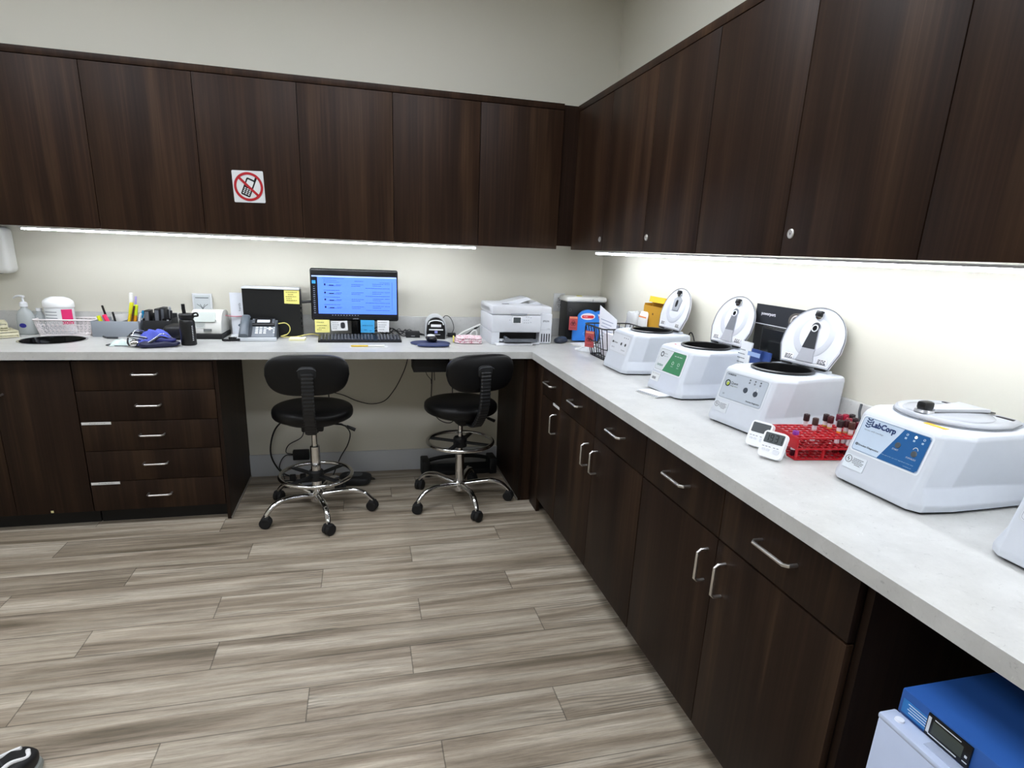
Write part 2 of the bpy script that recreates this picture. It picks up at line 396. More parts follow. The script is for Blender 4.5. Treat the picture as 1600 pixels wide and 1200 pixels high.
# ============================================================ cabinets
def bar_handle(parent, c, length, vertical=False, axis='y', name='handle'):
    """U shaped round bar pull standing off a face. axis y: face looks to -y ; x: face looks to -x"""
    h = length / 2; d = .032; r = .0048
    pts = [(-h, 0), (-h, -d * .7), (-h + .008, -d), (h - .008, -d), (h, -d * .7), (h, 0)]
    P = []
    for a, o in pts:
        p = Vector((a, o, 0)) if not vertical else Vector((0, o, a))
        if axis == 'x': p = Vector((p.y, -p.x, p.z))
        P.append(p + Vector(c))
    b = MB(); b.tube(P, r, 10); return b.build(name, NICKEL, parent, label='brushed nickel bar handle')
YF_B = -.617       # front plane of back-run doors
XF_R = -.617
T = .019
def panel_y(name, x0, x1, z0, z1, parent, m=WOODL, y=YF_B, loc=None):
    g = .0015
    return bx(name, ((x0+x1)/2, y + T/2, (z0+z1)/2), (x1-x0-2*g, T, z1-z0-2*g), m, parent, r=.0008)
def panel_x(name, y0, y1, z0, z1, parent, m=WOODL, x=XF_R):
    g = .0015
    return bx(name, (x + T/2, (y0+y1)/2, (z0+z1)/2), (T, y1-y0-2*g, z1-z0-2*g), m, parent, r=.0008)

# --- back run base: drawer bank
t = thing('drawer_cabinet', 'dark brown base cabinet with five drawers left of the kneehole', 'cabinet', (0, 0, 0))
b = MB(); b.box((-2.609, -.30, .48), (.615, .588, .78)); b.build('body', EDGE, t)
bx('toe_kick', (-2.609, -.54, .044), (.615, .02, .088), mat('0b0908', .6), t)
zs = [.087, .247, .409, .564, .719, .866]
for i in range(5):
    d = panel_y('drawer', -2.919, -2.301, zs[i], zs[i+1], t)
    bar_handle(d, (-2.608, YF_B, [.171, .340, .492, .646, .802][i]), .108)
    if i in (0, 2):
        l = MB().box((-2.85, YF_B - .0008, zs[i+1] - .0095), (.128, .0012, .013)).build('name_tag', PAPER, d, label='thin white label strip with small print')
        text('Venipuncture' if i == 2 else 'Butterfly needles', .006, -2.846, zs[i+1] - .0095, INK, l, y=YF_B - .0018, w=.07)
# door cabinets at the left
for (x0, x1, lab, tg) in ((-3.72, -2.921, 'dark brown two-door sink base cabinet at the left edge', 0), (-4.5, -3.722, 'dark brown two-door base cabinet outside the left edge', 1)):
    t = thing('base_cabinet', lab, 'cabinet')
    bx('body', ((x0+x1)/2, -.30, .40), (x1-x0-.004, .588, .62), EDGE, t); bx('toe_kick', ((x0+x1)/2, -.54, .044), (x1-x0-.004, .02, .088), mat('0b0908', .6), t)
    xm = -3.255 if not tg else (x0+x1)/2
    for a, c, hx in ((x0, xm, xm - .045), (xm, x1, xm + .04)):
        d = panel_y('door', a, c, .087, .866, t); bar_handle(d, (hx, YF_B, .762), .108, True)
    if not tg: bx('sticker', (-3.104, YF_B - .0005, .098), (.012, .001, .012), mat('c9c08a', .7), t, label='small pale sticker at the door bottom')
t = thing('end_panel', 'dark brown side panel closing the drawer cabinet at the kneehole', 'panel')
bx('board', (-2.2905, -.309, .436), (.018, .616, .87), WOODL, t); bx('base_trim', (-2.2795, -.309, .006), (.004, .616, .012), mat('8a857c', .6), t, label='pale sealant strip along the floor')
# --- corner filler
t = thing('filler_cabinet', 'dark brown corner filler at the right end of the kneehole', 'cabinet filler')
bx('side_board', (-.675, -.309, .436), (.018, .616, .87), WOODL, t); bx('front_board', (-.632, -.608, .436), (.064, .018, .87), WOODL, t)
bx('base_trim', (-.686, -.309, .006), (.004, .616, .012), mat('8a857c', .6), t, label='pale sealant strip along the floor')

# --- right run base cabinets
def right_cab(ys, doors_handle, lab, filler=None):
    t = thing('base_cabinet', lab, 'cabinet')
    y0, y1 = ys[0], ys[-1]
    bx('body', (-.30, (y0+y1)/2, .48), (.588, y0-y1-.006, .78), EDGE, t)
    bx('toe_kick', (-.54, (y0+y1)/2, .044), (.02, y0-y1-.006, .088), mat('0b0908', .6), t)
    if filler: panel_x('filler_strip', filler[1], filler[0], .0, .866, t)
    for k in range(len(ys) - 1):
        a, c = ys[k+1], ys[k]
        if filler and k == 0: c = filler[1]
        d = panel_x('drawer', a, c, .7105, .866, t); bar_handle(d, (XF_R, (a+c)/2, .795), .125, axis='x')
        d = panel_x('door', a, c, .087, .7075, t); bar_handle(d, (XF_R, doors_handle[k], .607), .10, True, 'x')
    return t
tA = right_cab([-.64, -1.10], [-1.040], 'narrow dark brown base cabinet next to the inner corner', (-.64, -.785))
lb = MB().box((XF_R - .001, -1.035, .702), (.0015, .10, .013)).build('name_tag', PAPER, tA, label='thin white label strip')
right_cab([-1.102, -1.557, -2.02], [-1.500, -1.604], 'dark brown two-door base cabinet in the middle of the right run')
right_cab([-2.022, -2.492, -2.957], [-2.452, -2.539], 'dark brown two-door base cabinet beside the refrigerator bay')
t = thing('end_panel', 'dark brown side panel closing the right cabinets at the refrigerator bay', 'panel')
bx('board', (-.30, -2.9675, .436), (.596, .018, .87), WOODL, t)
t = thing('end_panel', 'dark brown side panel on the far side of the refrigerator', 'panel')
bx('board', (-.30, -3.90, .436), (.63, .018, .87), WOODL, t)
t = right_cab([-3.912, -4.38, -4.85], [-4.33, -4.43], 'dark brown two-door base cabinet past the refrigerator, out of the frame')

# --- wall cabinets
ZB, ZD, ZT, DU = 1.474, 2.219, 2.25, -.36
def upper_back(xs, lab):
    t = thing('wall_cabinet', lab, 'wall cabinet', group=None); a, c = xs[0], xs[-1]
    bx('body', ((a+c)/2, -.169, (ZB+ZD)/2 + .004), (c-a-.003, .338, ZD-ZB-.004), EDGE, t)
    for p, q in zip(xs, xs[1:]): panel_y('door', p, q, ZB, ZD - .002, t, WOOD, DU)
    return t
upper_back([-4.22, -3.746, -3.275], 'dark walnut two-door wall cabinet beyond the left edge')
upper_back([-3.275, -2.8033, -2.3317], 'dark walnut two-door wall cabinet at the upper left')
upper_back([-2.3317, -1.8562, -1.3855], 'dark walnut two-door wall cabinet carrying the no-phone sign')
upper_back([-1.3855, -.9182, -.4479], 'dark walnut two-door wall cabinet above the printer')
t = thing('corner_filler', 'dark recessed filler between the two runs of wall cabinets', 'panel')
bx('board', (-.393, -.325, (ZB + ZT)/2 + .01), (.108, .02, ZT-ZB-.022), WOOD, t)
def lock(parent, y, z):
    M = Matrix.Rotation(-PI/2, 4, 'Y')
    l = MB().lathe([(0, 0), (.0135, 0), (.0135, .002), (.011, .004), (.0085, .004), (.008, .003), (.003, .003), (0, .003)], (DU, y, z), 28, M).build('lock', NICKEL, parent, label='round nickel cam lock')
    MB().box((DU - .0035, y, z), (.001, .0015, .006)).build('keyhole', BLACK, l)
def upper_right(ys, lab, locks=()):
    t = thing('wall_cabinet', lab, 'wall cabinet'); a, c = ys[0], ys[-1]
    bx('body', (-.169, (a+c)/2, (ZB+ZD)/2 + .004), (.338, a-c-.003, ZD-ZB-.004), EDGE, t)
    for p, q in zip(ys, ys[1:]): panel_x('door', q, p, ZB, ZD - .002, t, WOOD, DU)
    for y, z in locks: lock(t, y, z)
    return t
upper_right([-.362, -.84, -1.311], 'dark walnut wall cabinet of the right run next to the corner', [(-.806, 1.532)])
upper_right([-1.311, -1.751, -2.224], 'dark walnut wall cabinet of the right run above the second centrifuge', [(-1.339, 1.536)])
upper_right([-2.224, -2.684, -3.15], 'dark walnut wall cabinet with a large lock above the red tube rack', [(-2.258, 1.538)])
upper_right([-3.15, -3.62, -4.09], 'dark walnut wall cabinet beyond the right edge')
t = thing('crown_strip', 'dark walnut top rail running over the back wall cabinets', 'trim'); bx('rail', ((-4.22-.448)/2, DU/2 + .001, (ZD+ZT)/2), (4.22-.448, -DU, ZT-ZD), WOOD, t, r=.001)
t = thing('crown_strip', 'dark walnut top rail running over the right wall cabinets', 'trim'); bx('rail', (DU/2, (-.336-4.09)/2, (ZD+ZT)/2), (-DU, 4.09-.336, ZT-ZD), WOOD, t, r=.001)

# --- under-cabinet LED strips
LEDM = mat('f3f8ff', .4, emit=LED_E, noise_amt=0)
t = thing('led_strip', 'glowing white light strip under the back wall cabinets', 'light strip')
bx('housing', ((-3.17-.915)/2, -.30, ZB - .0045), (3.17-.915, .03, .007), WHITE, t); bx('diffuser', ((-3.17-.915)/2, -.30, ZB - .012), (3.17-.93, .022, .008), LEDM, t)
t = thing('led_strip', 'glowing white light strip under the right wall cabinets', 'light strip')
bx('housing', (-.20, (-.38-4.05)/2, ZB - .0045), (.03, 4.05-.38, .007), WHITE, t); bx('diffuser', (-.20, (-.38-4.05)/2, ZB - .013), (.022, 4.05-.40, .010), LEDM, t)

# ============================================================ worktop with sink cut-out
def worktop():
    t = thing('worktop', 'speckled white L-shaped quartz counter top running round the corner', 'counter top', (0, 0, 0))
    DD = -.6465; cx, cy, R = -3.12, -.285, .141
    bm = bmesh.new(); th = .038
    outl = [(-4.5, -.002), (-4.5, DD), (DD, DD), (DD, -4.85), (-.002, -4.85), (-.002, -.002)]
    vs = [bm.verts.new((x, y, ZC)) for x, y in outl]; es = [bm.edges.new((vs[i], vs[(i+1) % 6])) for i in range(6)]
    n = 56; cv = [bm.verts.new((cx + R*math.cos(2*PI*i/n), cy + R*math.sin(2*PI*i/n), ZC)) for i in range(n)]; es += [bm.edges.new((cv[i], cv[(i+1) % n])) for i in range(n)]
    bmesh.ops.triangle_fill(bm, edges=es, use_beauty=True, use_dissolve=False)
    g = bmesh.ops.extrude_face_region(bm, geom=bm.faces[:]); bmesh.ops.translate(bm, verts=[v for v in g['geom'] if isinstance(v, bmesh.types.BMVert)], vec=(0, 0, -th))
    bmesh.ops.recalc_face_normals(bm, faces=bm.faces)
    me = bpy.data.meshes.new('slab'); bm.to_mesh(me); bm.free(); me.materials.append(QUARTZ)
    o = bpy.data.objects.new('slab', me); C.objects.link(o); o.parent = t
    t = thing('backsplash', 'low speckled white backsplash strip along the back wall', 'backsplash')
    bx('strip', (-2.26, -.011, ZC + .059), (4.48, .018, .118), QUARTZ, t, r=.0015); t = thing('backsplash', 'low speckled white backsplash strip along the right wall', 'backsplash'); bx('strip', (-.011, -2.436, ZC + .059), (.018, 4.83, .118), QUARTZ, t, r=.0015)
    s = thing('sink', 'round stainless steel sink set in the white counter', 'sink', (cx, cy, ZC))
    MB().lathe([(R + .008, .0003), (R + .006, .0016), (R - .001, .0016), (R - .003, -.003), (R - .005, -.05), (R - .016, -.145), (R - .055, -.168), (.03, -.173), (.028, -.177), (R - .052, -.172), (R - .012, -.148), (R - .0015, -.05), (R - .0005, -.001)], n=56, cap=False).build('bowl', mat('2e2f31', .16, 1.), s)  # steel darkened; reflection of the cabinet underside is put into the bowl colour
    MB().lathe([(R - .002, .0018), (R + .0085, .0018), (R + .0085, .0004), (R - .002, .0004)], n=56).build('rim', STEEL, s)
    MB().lathe([(0, -.170), (.027, -.170), (.03, -.172), (.03, -.183), (0, -.183)], n=32).build('drain', mat('55585c', .3, 1.), s)
worktop()

# ============================================================ drafting stools
def make_stool(label, loc, rot, seat_z, ring_z, col_z, phase, back_z, spine):
    t = thing('drafting_stool', label, 'stool', loc, rot, 'black drafting stools at the counter')
    # seat
    def sf(q):
        q = q.copy(); 
        if q.z > 0: q.z *= 1 - .12 * math.exp(-(q.x*q.x+q.y*q.y)/.02)
        return q
    MB().supere((0, 0, seat_z), (.208, .203, .047), .62, .95, 56, 18, sf).build('seat', LEATHER, t, smooth=80)
    MB().lathe([(0, -.05), (.15, -.05), (.165, -.04), (.165, -.03)], (0, 0, seat_z), 40).build('seat_pan', BLACKM, t)
    # backrest, bent round the sitter
    def bf(q):
        q = q.copy(); tz = q.z / .1
        q.x *= 1.0 - .10 * max(0, -tz) - .05 * (tz*tz)
        q.y += .55 * q.x*q.x * 1.0
        return q
    bk = MB().supere((0, -.262, back_z), (.196, .032, .1), .55, .62, 56, 24, bf).build('backrest', LEATHER, t, smooth=80)
    # raised mounting cover on the back of the backrest
    m = MB(); m.supere((0, -.290, back_z + .015), (.042, .014, .034), .6, .5, 24, 12); m.build('back_mount', BLACKM, t, smooth=60)
    e = MB(); e.tube(bez([(-.044, -.312, back_z + .030), (-.03, -.314, back_z + .040), (0, -.315, back_z + .043), (.03, -.314, back_z + .040), (.044, -.312, back_z + .030)]), .0016, 8); e.build('mount_edge_highlight', mat('4a4c50', .4), t)  # raised edge in lighter grey, its highlight put into the colour
    # ribbed bellows spine
    path = bez([(0, -.302, back_z + .02), (0, -.304, back_z - .06), (0, -.298, back_z - .16), (0, -.27, back_z - .23), (0, -.20, seat_z - .065), (0, -.12, seat_z - .075)], 10)
    sp = MB()
    rings = []; P = path; 
    L = [0]
    for a, c in zip(P, P[1:]): L.append(L[-1] + (c - a).length)
    n = 96; tot = L[-1]; rr = []
    for i in range(n):
        s_ = tot * i / (n-1); k = max(j for j in range(len(L)) if L[j] <= s_ + 1e-9); k = min(k, len(P)-2)
        p = P[k].lerp(P[k+1], (s_ - L[k]) / max(1e-6, L[k+1]-L[k])); tdir = (P[k+1]-P[k]).normalized()
        nrm = Vector((1, 0, 0)).cross(tdir).normalized()
        w_ = (.029 if (i // 2) % 2 else .0275); d_ = (.012 if (i // 2) % 2 else .0103)
        if s_ > tot * .78: w_, d_ = .022, .006
        rings.append([p + Vector((1, 0, 0)) * a * w_ + nrm * c * d_ for a, c in ((-1, -.6), (-.8, -1), (.8, -1), (1, -.6), (1, .6), (.8, 1), (-.8, 1), (-1, .6))])
    sp.loft(rings).build('spine', mat('17181a', .45), t, smooth=20, label='ribbed black bellows over the back support')
    b = MB(); b.box((0, -.02, seat_z - .068), (.11, .19, .032), .008); b.box((0, -.02, seat_z - .092), (.055, .08, .03), .006); b.build('seat_mechanism', BLACKM, t)
    lv = MB().tube([(.05, .0, seat_z - .07), (.14, -.01, seat_z - .078), (.17, -.012, seat_z - .088)], .0045, 8); lv.tube([(.17, -.012, seat_z - .088), (.215, -.014, seat_z - .110)], [.008, .010], 12); lv.build('lever', BLACK, t)
    # column
    MB().tube([(0, 0, col_z - .01), (0, 0, seat_z - .09)], .0145, 20).build('piston', CHROME, t)
    MB().lathe([(.026, .085), (.026, col_z), (.022, col_z + .004), (.016, col_z + .004), (.0155, .09)], n=28).build('column', CHROME, t)
    # foot ring
    fr = MB(); fr.tube([(.19*math.cos(a*2*PI/48), .19*math.sin(a*2*PI/48), ring_z) for a in range(48)], .0105, 12, closed=True); ring = fr.build('foot_ring', CHROME, t)
    hub = MB(); hub.lathe([(.028, -.035), (.04, -.03), (.04, .018), (.034, .026), (.028, .026)], (0, 0, ring_z), 24)
    for k in range(4):
        a = PI/4 + k*PI/2; c, s_ = math.cos(a), math.sin(a)
        hub.box((.108*c, .108*s_, ring_z - .004), (.15, .026, .012), .003, (0, 0, a))
    hub.build('ring_spokes', BLACKM, ring)
    # five star base
    MB().lathe([(.0, .07), (.033, .07), (.036, .078), (.036, .125), (.03, .132), (.027, .132)], n=28).build('hub', CHROME, t)
    for k in range(5):
        a = math.radians(phase) + k*2*PI/5; c, s_ = math.cos(a), math.sin(a)
        prof = bez([(.028, .108), (.10, .120), (.18, .128), (.245, .112), (.285, .078), (.296, .060)], 5)
        lg = MB(); lg.tube([(p.x*c, p.x*s_, p.y) for p in [Vector((q[0], q[1], 0)) for q in prof]], [.020 - .0075*i/len(prof) for i in range(len(prof))], 12, flat=.85)
        leg = lg.build('leg', CHROME, t, smooth=60)
        cs = MB(); ca = a + [.5, 1.2, -.6, .2, .9][k]; ux, uy = math.cos(ca), math.sin(ca); px, py = .297*c, .297*s_
        for sgn in (-1, 1):
            M = Matrix.Translation((px + ux*.013*sgn, py + uy*.013*sgn, .0297)) @ Matrix.Rotation(ca, 4, 'Z') @ Matrix.Rotation(PI/2, 4, 'Y')
            cs.lathe([(0, -.0115), (.025, -.0115), (.0295, -.008), (.0295, .008), (.025, .0115), (0, .0115)], n=24, M=M)
        M = Matrix.Translation((px, py, .034)) @ Matrix.Rotation(ca, 4, 'Z')
        cs.box((px, py, .050), (.052, .040, .024), .010, (0, 0, ca)); cs.tube([(px, py, .05), (px, py, .072)], .0095, 14)
        cs.build('caster', RUBBER, leg, label='black twin-wheel caster')
    return t
make_stool('black drafting stool with low chrome foot ring in front of the monitor', (-1.836, -.60, 0), 0.02, .588, .226, .39, -77, .838, None)
make_stool('black drafting stool turned slightly with raised foot ring, nearer the corner', (-1.032, -.56, 0), .27, .588, .375, .30, -95, .83, None)

# ============================================================ no-phone sign
t = thing('no_phone_sign', 'square white sign with crossed-out mobile phone on the wall cabinet door', 'sign', (-2.110, DU - .002, 1.714))
t.rotation_euler = (0, math.radians(-1.5), 0)
MB().prism(rrect(.148, .152, .006), -.001, .0015).build('plate', mat('d5d8d8', .35), t)
ph = MB(); cr, sr = math.cos(-.42), math.sin(-.42)
def q(x, z): return (x*cr - z*sr, x*sr + z*cr)
ph.prism([q(*p) for p in rrect(.046, .088, .007, cx=0, cy=-.004)], -.0016, -.001); ph.prism([q(*p) for p in rrect(.010, .03, .003, cx=.018, cy=.05)], -.0016, -.001); ph.build('phone_symbol', BLACK, t)
sc = MB().use(mat('d9dcdc', .4)); sc.prism([q(*p) for p in rrect(.032, .032, .004, cx=0, cy=.016)], -.002, -.0014)
for i in range(3):
    for j in range(4): sc.prism([q(*p) for p in rrect(.008, .0048, .0012, cx=(i-1)*.0125, cy=-.012 - j*.0085)], -.002, -.0014)
sc.build('phone_screen_and_keys', None, t)
rg = MB(); n = 56; R1, R2 = .069, .057
rg.loft([[(R1*math.cos(2*PI*i/n), -.0026, R1*math.sin(2*PI*i/n)) for i in range(n)], [(R2*math.cos(2*PI*i/n), -.0026, R2*math.sin(2*PI*i/n)) for i in range(n)]], cap=False)
a = math.radians(-45); rg.box((0, -.0026, 0), (.122, .0004, .012), rot=(0, -a, 0)); rg.build('prohibition_ring', mat('a8101c', .4), t)

# ============================================================ left group on the back counter
t = thing('paper_towel_dispenser', 'white wall-mounted paper towel dispenser at the left edge', 'towel dispenser', (-3.47, -.002, 1.35))
MB().box((0, -.055, 0), (.26, .105, .235), .028, seg=4).build('cover', mat('e3e3df', .35), t); MB().box((-.01, -.115, .0), (.20, .02, .20), .012).build('front_panel', mat('9fa2a4', .35), t, label='grey front panel'); 
MB().box((0, -.06, -.115), (.15, .03, .012), .004).build('outlet_slot', DGREY, t)

def pump_bottle(loc):
    t = thing('hand_sanitizer_bottle', 'clear pump bottle of hand sanitizer beside the white basket', 'bottle', loc, -.2)
    GL = mat('dde3e3', .12, trans=.55, ior=1.35)
    b = MB(); b.loft([[(a*math.copysign(abs(math.cos(u))**.8, math.cos(u)), c*math.copysign(abs(math.sin(u))**.8, math.sin(u)), z) for u in [2*PI*i/32 for i in range(32)]] for a, c, z in ((.038, .024, 0), (.044, .029, .006), (.044, .029, .08), (.040, .027, .105), (.026, .022, .128), (.014, .014, .138), (.013, .013, .150))])
    b.build('bottle_body', GL, t, smooth=60)
    MB().lathe([(.0, .148), (.018, .148), (.018, .166), (.012, .172), (.006, .174), (.0045, .195), (0, .195)], n=24).build('pump_collar', WHITE, t)
    MB().tube(bez([(.008, 0, .200), (-.012, 0, .203), (-.034, 0, .199), (-.046, 0, .190)]), [.0085]*8 + [.008]*8 + [.0055]*9, 12, flat=.7).build('pump_head', WHITE, t)
    MB().prism([(.018*math.cos(u), .012*math.sin(u) + .05) for u in [2*PI*i/28 for i in range(28)]], -.0302, -.0296).build('label_sticker', mat('2b2c86', .4), t, label='blue oval label')
pump_bottle((-3.318, -.085, ZC))
t = thing('hand_sanitizer_bottle', 'clear round-shouldered bottle behind the pump bottle and the basket', 'bottle', (-3.262, -.062, ZC))
b = MB(); b.loft([[(a*math.cos(u), c*math.sin(u), z) for u in [2*PI*i/28 for i in range(28)]] for a, c, z in ((.03, .02, 0), (.034, .023, .006), (.034, .023, .07), (.028, .019, .095), (.013, .012, .112), (.012, .012, .125))]); b.build('bottle_body', mat('dde3e3', .12, trans=.55, ior=1.35), t, smooth=60)
MB().lathe([(0, .124), (.014, .124), (.014, .138), (0, .138)], n=20).build('cap', WHITE, t); bx('label_sticker', (0, -.0235, .045), (.03, .0008, .03), mat('a9adb2', .5), t)

# beige tube racks (stacked)
def beige_rack(loc, rot, label, h):
    t = thing('tube_rack', label, 'test tube rack', loc, rot, 'beige tube racks stacked left of the sink')
    Lx, Ly = .30, .15; m = mat('d7d2b4', .5)
    for nm, z in (('top_grid', h - .003), ('lower_grid', .006)):
        g = MB()
        for i in range(14): g.box((-Lx/2 + .0025 + i*(Lx-.005)/13, 0, z), (.003, Ly, .005))
        for j in range(8): g.box((0, -Ly/2 + .0025 + j*(Ly-.005)/7, z), (Lx, .003, .005))
        g.build(nm, m, t, smooth=0)
    for nm, x in (('end_wall', -Lx/2 + .002), ('end_wall', Lx/2 - .002)): bx(nm, (x, 0, h/2), (.004, Ly, h), m, t, r=.001)
    for y in (-Ly/2 + .002, Ly/2 - .002): bx('side_rail', (0, y, h*.55), (Lx, .003, h*.35), m, t)
    return t
beige_rack((-3.470, -.235, ZC), math.radians(38), 'beige plastic tube rack lying on the counter, bottom of the stack', .036)
beige_rack((-3.515, -.215, ZC + .0365), math.radians(30), 'beige plastic tube rack on top of the other one', .040)

# white woven basket with wipes tub
t = thing('storage_basket', 'white perforated plastic basket behind the round sink', 'basket', (-3.125, -.082, ZC))
def basket_part(parent):
    w0, w1, d0, d1, h = .235, .275, .103, .117, .085
    m = mat('e9e2e2', .5); bx('bottom', (0, 0, .002), (w0, d0, .004), m, parent)
    # lattice walls: slanted crossing bars
    for (ax, s_, nm) in (('x', -1, 'side_wall'), ('x', 1, 'side_wall'), ('y', -1, 'end_wall'), ('y', 1, 'end_wall')):
        b = MB(); n = 13 if ax == 'x' else 6; W0, W1 = (w0, w1) if ax == 'x' else (d0, d1); D0, D1 = (d0, d1) if ax == 'x' else (w0, w1)
        def P(u, v):   # u -1..1 along, v 0..1 up
            a = u * (W0 + (W1-W0)*v)/2; o = s_ * (D0 + (D1-D0)*v)/2
            return (a, o, v*h) if ax == 'x' else (o, a, v*h)
        for k in range(n + 1):
            u = -1 + 2*k/n; b.tube([P(u, 0), P(u, 1)], .0012, 5)
        rows = 3
        for k in range(n):
            for r_ in range(rows):
                u0, u1 = -1 + 2*k/n, -1 + 2*(k+1)/n; v0, v1 = r_/rows, (r_+1)/rows
                b.tube([P(u0, v0), P(u1, v1)], .0012, 5); b.tube([P(u1, v0), P(u0, v1)], .0012, 5)
        for r_ in range(1, rows): b.tube([P(-1, r_/rows), P(1, r_/rows)], .0018, 5)
        b.build(nm, m, parent, smooth=0)
    rr = MB(); rr.tube([(x, y, h) for x, y in rrect(w1 + .004, d1 + .004, .012)], .0042, 8, closed=True); rr.build('rim', m, parent)
basket_part(t)
t = thing('wipes_tub', 'white wipes tub with a pink label standing in the white basket', 'tub', (-3.158, -.082, ZC + .0045)); t.scale = (1.08, .74, 1)
MB().lathe([(0, 0), (.058, 0), (.062, .004), (.064, .14), (.060, .145), (0, .145)], n=40).build('tub_body', WHITE, t)
MB().lathe([(.0655, .142), (.068, .146), (.068, .168), (.064, .178), (.050, .190), (.03, .198), (0, .200)], n=40).build('lid', mat('f2f3f3', .3), t)
def arc_label(r, a0, a1, z0, z1, m, parent, name='label_sticker', label=None, n=14):
    b = MB(); R = [[(r*math.cos(math.radians(a0 + (a1-a0)*i/n)), r*math.sin(math.radians(a0 + (a1-a0)*i/n)), z) for i in range(n+1)] for z in (z0, z1)]
    b.loft(R, cap=False, close=False); return b.build(name, m, parent, label=label)
arc_label(.0648, -150, -70, .05, .135, mat('dfe2e2', .5), t, label='white printed label'); arc_label(.0652, -68, -20, .055, .135, mat('d62a6a', .5), t, label='bright pink label')
for k in range(3): arc_label(.0652, -140, -85, .118 - .016*k, .122 - .016*k, mat('7f8388', .6), t, 'printed_line')

# grey organiser with pens
t = thing('desk_organizer', 'grey plastic desk organizer tray holding pens', 'organizer', (-2.872, -.098, ZC))
m = mat('8a9097', .5); w0, d0, h = .215, .135, .085
bx('bottom', (0, 0, .002), (w0, d0, .004), m, t)
for nm, c, d in (('front_wall', (0, -d0/2, h/2), (w0 + .012, .003, h)), ('back_wall', (0, d0/2, h*.55), (w0 + .012, .003, h*1.1)), ('side_wall', (-w0/2 - .004, 0, h/2), (.003, d0, h)), ('side_wall', (w0/2 + .004, 0, h/2), (.003, d0, h)), ('divider', (.03, 0, h/2), (.003, d0 - .006, h - .004)), ('divider', (-.035, .0, h/2), (.003, d0 - .006, h - .004))): bx(nm, c, d, m, t, r=.001)
def pen(name, label, cat, col, base, top, r=.0055, cap=None, capf=.35, grp='pens and markers in the grey organizer', flat=1.):
    t = thing(name, label, cat, base, 0, grp); B = Vector(base); V = Vector(top) - B; L = V.length; d = V.normalized()
    MB().tube([(0, 0, 0), d*.006, d*(L*(1-capf))], [r*.5, r, r], 10, flat=flat).build('barrel', mat(col, .4), t)
    MB().tube([d*(L*(1-capf)), d*(L*.985), d*L], [r*1.12, r*1.1, r*.7], 10, flat=flat).build('cap', mat(cap or col, .4), t)
    n = Vector((0, -1, 0)); MB().tube([d*(L*.95) + n*r*1.3, d*(L*(1-capf*.9)) + n*r*1.3], .0012, 6).build('clip', mat(cap or col, .4), t)
    return t
zf = ZC + .006
pen('highlighter', 'yellow highlighter at the left end of the grey organizer', 'marker', 'd9e021', (-2.925, -.14, zf), (-2.955, -.14, zf + .105), .009, 'd9e021')
pen('marker', 'black-capped pen poking up behind the yellow highlighter', 'pen', '1b1b1d', (-2.925, -.07, zf), (-2.95, -.085, zf + .155), .005, '111111', .4)
pen('highlighter', 'pink highlighter leaning left in the grey organizer', 'marker', 'ee2a62', (-2.885, -.145, zf), (-2.925, -.145, zf + .112), .0095, 'ee2a62')
pen('marker', 'dark-clipped black pen right of the pink highlighter', 'pen', '1a1a1c', (-2.888, -.08, zf), (-2.905, -.08, zf + .12), .005)
pen('marker', 'tall white marker, highest in the grey organizer', 'marker', 'efefec', (-2.83, -.07, zf), (-2.806, -.068, zf + .225), .0085, 'f4f4f2')
pen('marker', 'lilac-capped pen beside the tall white marker', 'pen', 'd8d4ea', (-2.815, -.06, zf), (-2.788, -.058, zf + .205), .005, 'a79bd8')
pen('highlighter', 'yellow marker leaning right of the tall white marker', 'marker', 'e4c41f', (-2.835, -.105, zf), (-2.798, -.10, zf + .175), .009, 'e0dc30')
pen('highlighter', 'orange-yellow marker with green cap in the grey organizer', 'marker', 'e69a1d', (-2.80, -.12, zf), (-2.772, -.115, zf + .165), .0085, 'c9d822')
pen('marker', 'brown pen crossing the yellow markers', 'pen', '6a3d22', (-2.82, -.13, zf), (-2.778, -.13, zf + .16), .004, '4a2a20')
pen('marker', 'blue-capped white pen at the right of the grey organizer', 'pen', 'f0f0f0', (-2.79, -.085, zf), (-2.752, -.082, zf + .130), .006, '1f93c9', .3)
pen('marker', 'white pen leaning over the right rim of the grey organizer', 'pen', 'ececec', (-2.785, -.135, zf), (-2.748, -.135, zf + .12), .006, 'dfe6ea', .3)
pen('marker', 'dark green pen amid the markers of the grey organizer', 'pen', '1c3b30', (-2.81, -.09, zf), (-2.793, -.09, zf + .135), .006, '0f1513')
# paper slips behind
t = thing('paper_packet', 'crumpled white paper packet standing behind the highlighters', 'packet', (-2.882, -.048, ZC + .006))
MB().sheet(8, 6, lambda u, v: (-.045 + .09*u, .004*math.sin(7*u+3*v), .10*v + .01*u), .001).build('packet', PAPER, t)

